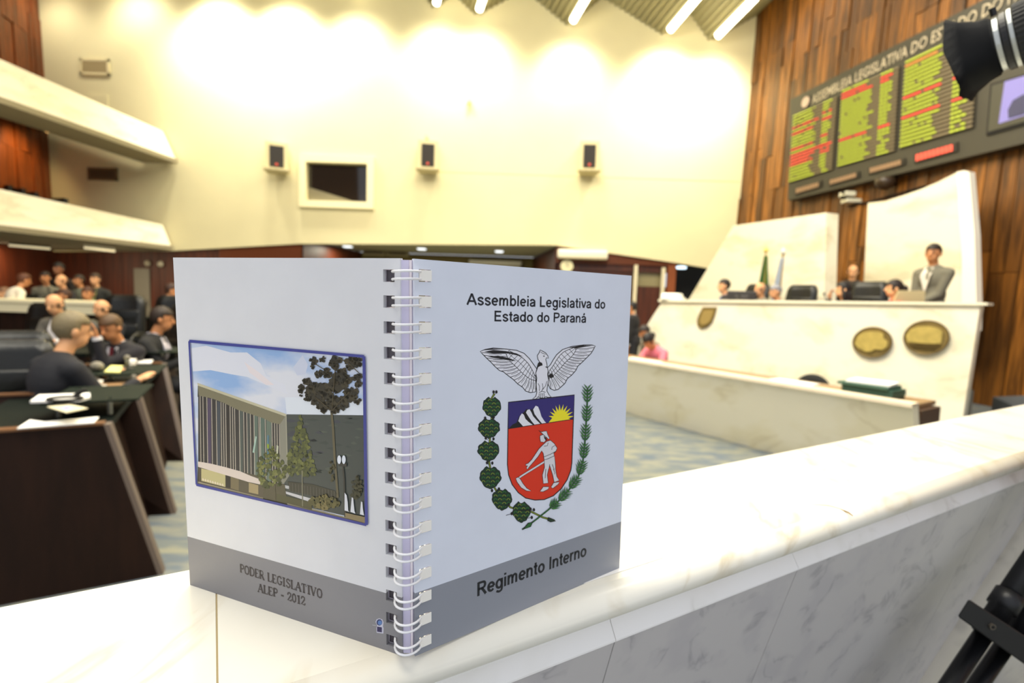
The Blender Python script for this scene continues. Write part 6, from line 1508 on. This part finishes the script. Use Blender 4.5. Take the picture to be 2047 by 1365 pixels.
def lens_ring(nm, t0, t1, r, m, ribs=0):
    bm = BM(); n = ribs*2 if ribs else 36
    R_ = []
    for t_ in (t0, t0+.001, t1-.001, t1):
        R_.append([bm.verts.new(AX(t_, (r-.0015 if t_ in (t0, t1) else r)+(.0012 if ribs and k % 2 else 0), 2*pi*k/n)) for k in range(n)])
    for A, B in zip(R_, R_[1:]):
        for k in range(n): bm.faces.new((A[k], A[(k+1) % n], B[(k+1) % n], B[k]))
    bm.faces.new(R_[0]); bm.faces.new(R_[-1]); bmesh.ops.recalc_face_normals(bm, faces=bm.faces[:]); mesh_obj(nm, bm, m, tv)
lens_ring('glass_front', .006, .012, .033, mat('lens_glass', (10, 12, 20), .05, spec=1)); 
lens_ring('silver_ring', -.008, -.001, .037, M_sil); lens_ring('barrel_ring', -.016, -.008, .039, M_cb); lens_ring('silver_ring', -.022, -.016, .040, M_sil); lens_ring('focus_grip', -.060, -.022, .042, M_cb2, 40); lens_ring('barrel_ring', -.075, -.060, .040, M_cb); lens_ring('zoom_grip', -.11, -.075, .043, M_cb2, 36); lens_ring('barrel_ring', -.15, -.11, .038, M_cb)
bm = BM(); Mx = Matrix((e1, ax, e2)).transposed().to_4x4()
box(bm, (0, -.30, -.01), (.11, .30, .16), M=Mx, bevel=.012); mesh_obj('camera_body', bm, M_cb, tv)
bm = BM(); box(bm, (0, -.30, .10), (.03, .22, .03), M=Mx, bevel=.01); box(bm, (0, -.20, .085), (.025, .025, .03), M=Mx); box(bm, (0, -.40, .085), (.025, .025, .03), M=Mx); mesh_obj('carry_handle', bm, M_cb, tv)
bm = BM(); tube(bm, [AX(-.004, .039, 1.9), AX(-.004, .050, 1.9)], .004, 8); mesh_obj('lens_clamp', bm, M_cb, tv)
# tripod
Tc = C0-ax*.30-e2*.12
TP = V((Tc.x, Tc.y, Tc.z-.02))
tp = thing('camera_tripod', 'black twin-tube tripod leg with square bracket at the lower right', 'tripod', V((TP.x, TP.y, 0)))
M_tr = mat('tripod_black', (16, 16, 18), .35); M_tr2 = mat('tripod_bracket', (26, 25, 24), .55)
bm = BM(); q = TP; tube(bm, [q+V((0, 0, .04)), q-V((0, 0, .06))], [.045, .06], 16); box(bm, (q.x, q.y, q.z+.035), (.12, .12, .025), bevel=.006); mesh_obj('fluid_head', bm, M_tr2, tp, world=True)
TL_ = TP-V((0, 0, .06))
def leg(A1, B1, A2, B2, YA, YB, rr):
    return
pA1, pB1 = aty(1966, 1268, .60), aty(1901, 1365, .585); d1 = (pB1-pA1).normalized()
pA2, pB2 = aty(2022, 1270, .61), aty(1957, 1365, .595); d2 = (pB2-pA2).normalized()
topA = pA1-d1*.62; topB = pA2-d2*.60
def down_to(p, d):
    # stop where the tube would reach the parapet facing
    den = d.dot(SPN); t_ = ((SQ-p).dot(SPN)-.0)/den if abs(den) > 1e-4 else .5
    return p+d*min(max(t_-.02, .15), .55)
for p, d, top in ((pA1, d1, topA), (pA2, d2, topB)):
    bm = BM(); tube(bm, [p-d*.0, p+d*.45], .0094, 14); mesh_obj('lower_tube', bm, M_tr, tp, True, world=True)
    bm = BM(); tube(bm, [top, p], .0122, 16); mesh_obj('upper_tube', bm, M_tr, tp, True, world=True)
bm = BM(); tube(bm, [topA, TL_], .018, 10); tube(bm, [topB, TL_], .018, 10); mesh_obj('shoulder', bm, M_tr2, tp, world=True)
fo = (pA1+d1*.45+pA2+d2*.45)/2
bm = BM(); ell(bm, fo, (.035, .03, .03)); mesh_obj('rubber_foot', bm, M_cb2, tp, True, world=True)
br_p = [(1936, 1197), (1914, 1232), (2062, 1338), (2078, 1290)]
c_ = [aty(x, y, .578) for x, y in br_p]
bm = BM(); _o = ray(1985, 1245).normalized()*.04; hexa(bm, c_+[p+_o for p in c_]); bmesh.ops.recalc_face_normals(bm, faces=bm.faces[:]); bmesh.ops.bevel(bm, geom=bm.edges[:], offset=.0015, segments=1, affect='EDGES'); mesh_obj('bracket', bm, M_tr2, tp, world=True)
s0 = aty(1983, 1252, .577); bm = BM(); tube(bm, [s0+V((0, .004, 0)), s0+V((0, -.0015, 0))], [.0036, .0036], 14); mesh_obj('bracket_screw', bm, mat('screw_steel', (120, 112, 100), .3, metal=.7), tp, world=True)
bm = BM(); tube(bm, [s0+V((0, .003, 0)), s0+V((0, -.0019, 0))], .0022, 6); mesh_obj('screw_socket', bm, M_dark, tp, world=True)
bm = BM(); a = pA1-d1*.040; b = pA1-d1*.062; tube(bm, [a, b], .0150, 14); mesh_obj('lock_collar', bm, mat('collar_black', (22, 22, 24), .4), tp, True, world=True)
for an in (-.9, -2.2):
    f = V((TP.x+.55*cos(an), TP.y+.45*sin(an), .0)); 
    for off in (-.025, .025):
        bm = BM(); o_ = V((off*sin(an), -off*cos(an), 0)); tube(bm, [TL_+o_, f+o_+V((0, 0, .02))], [.015, .011], 10); mesh_obj('leg_tube', bm, M_tr, tp, True, world=True)
    bm = BM(); ell(bm, f+V((0, 0, .022)), (.045, .035, .022)); mesh_obj('rubber_foot', bm, M_cb2, tp, True, world=True)
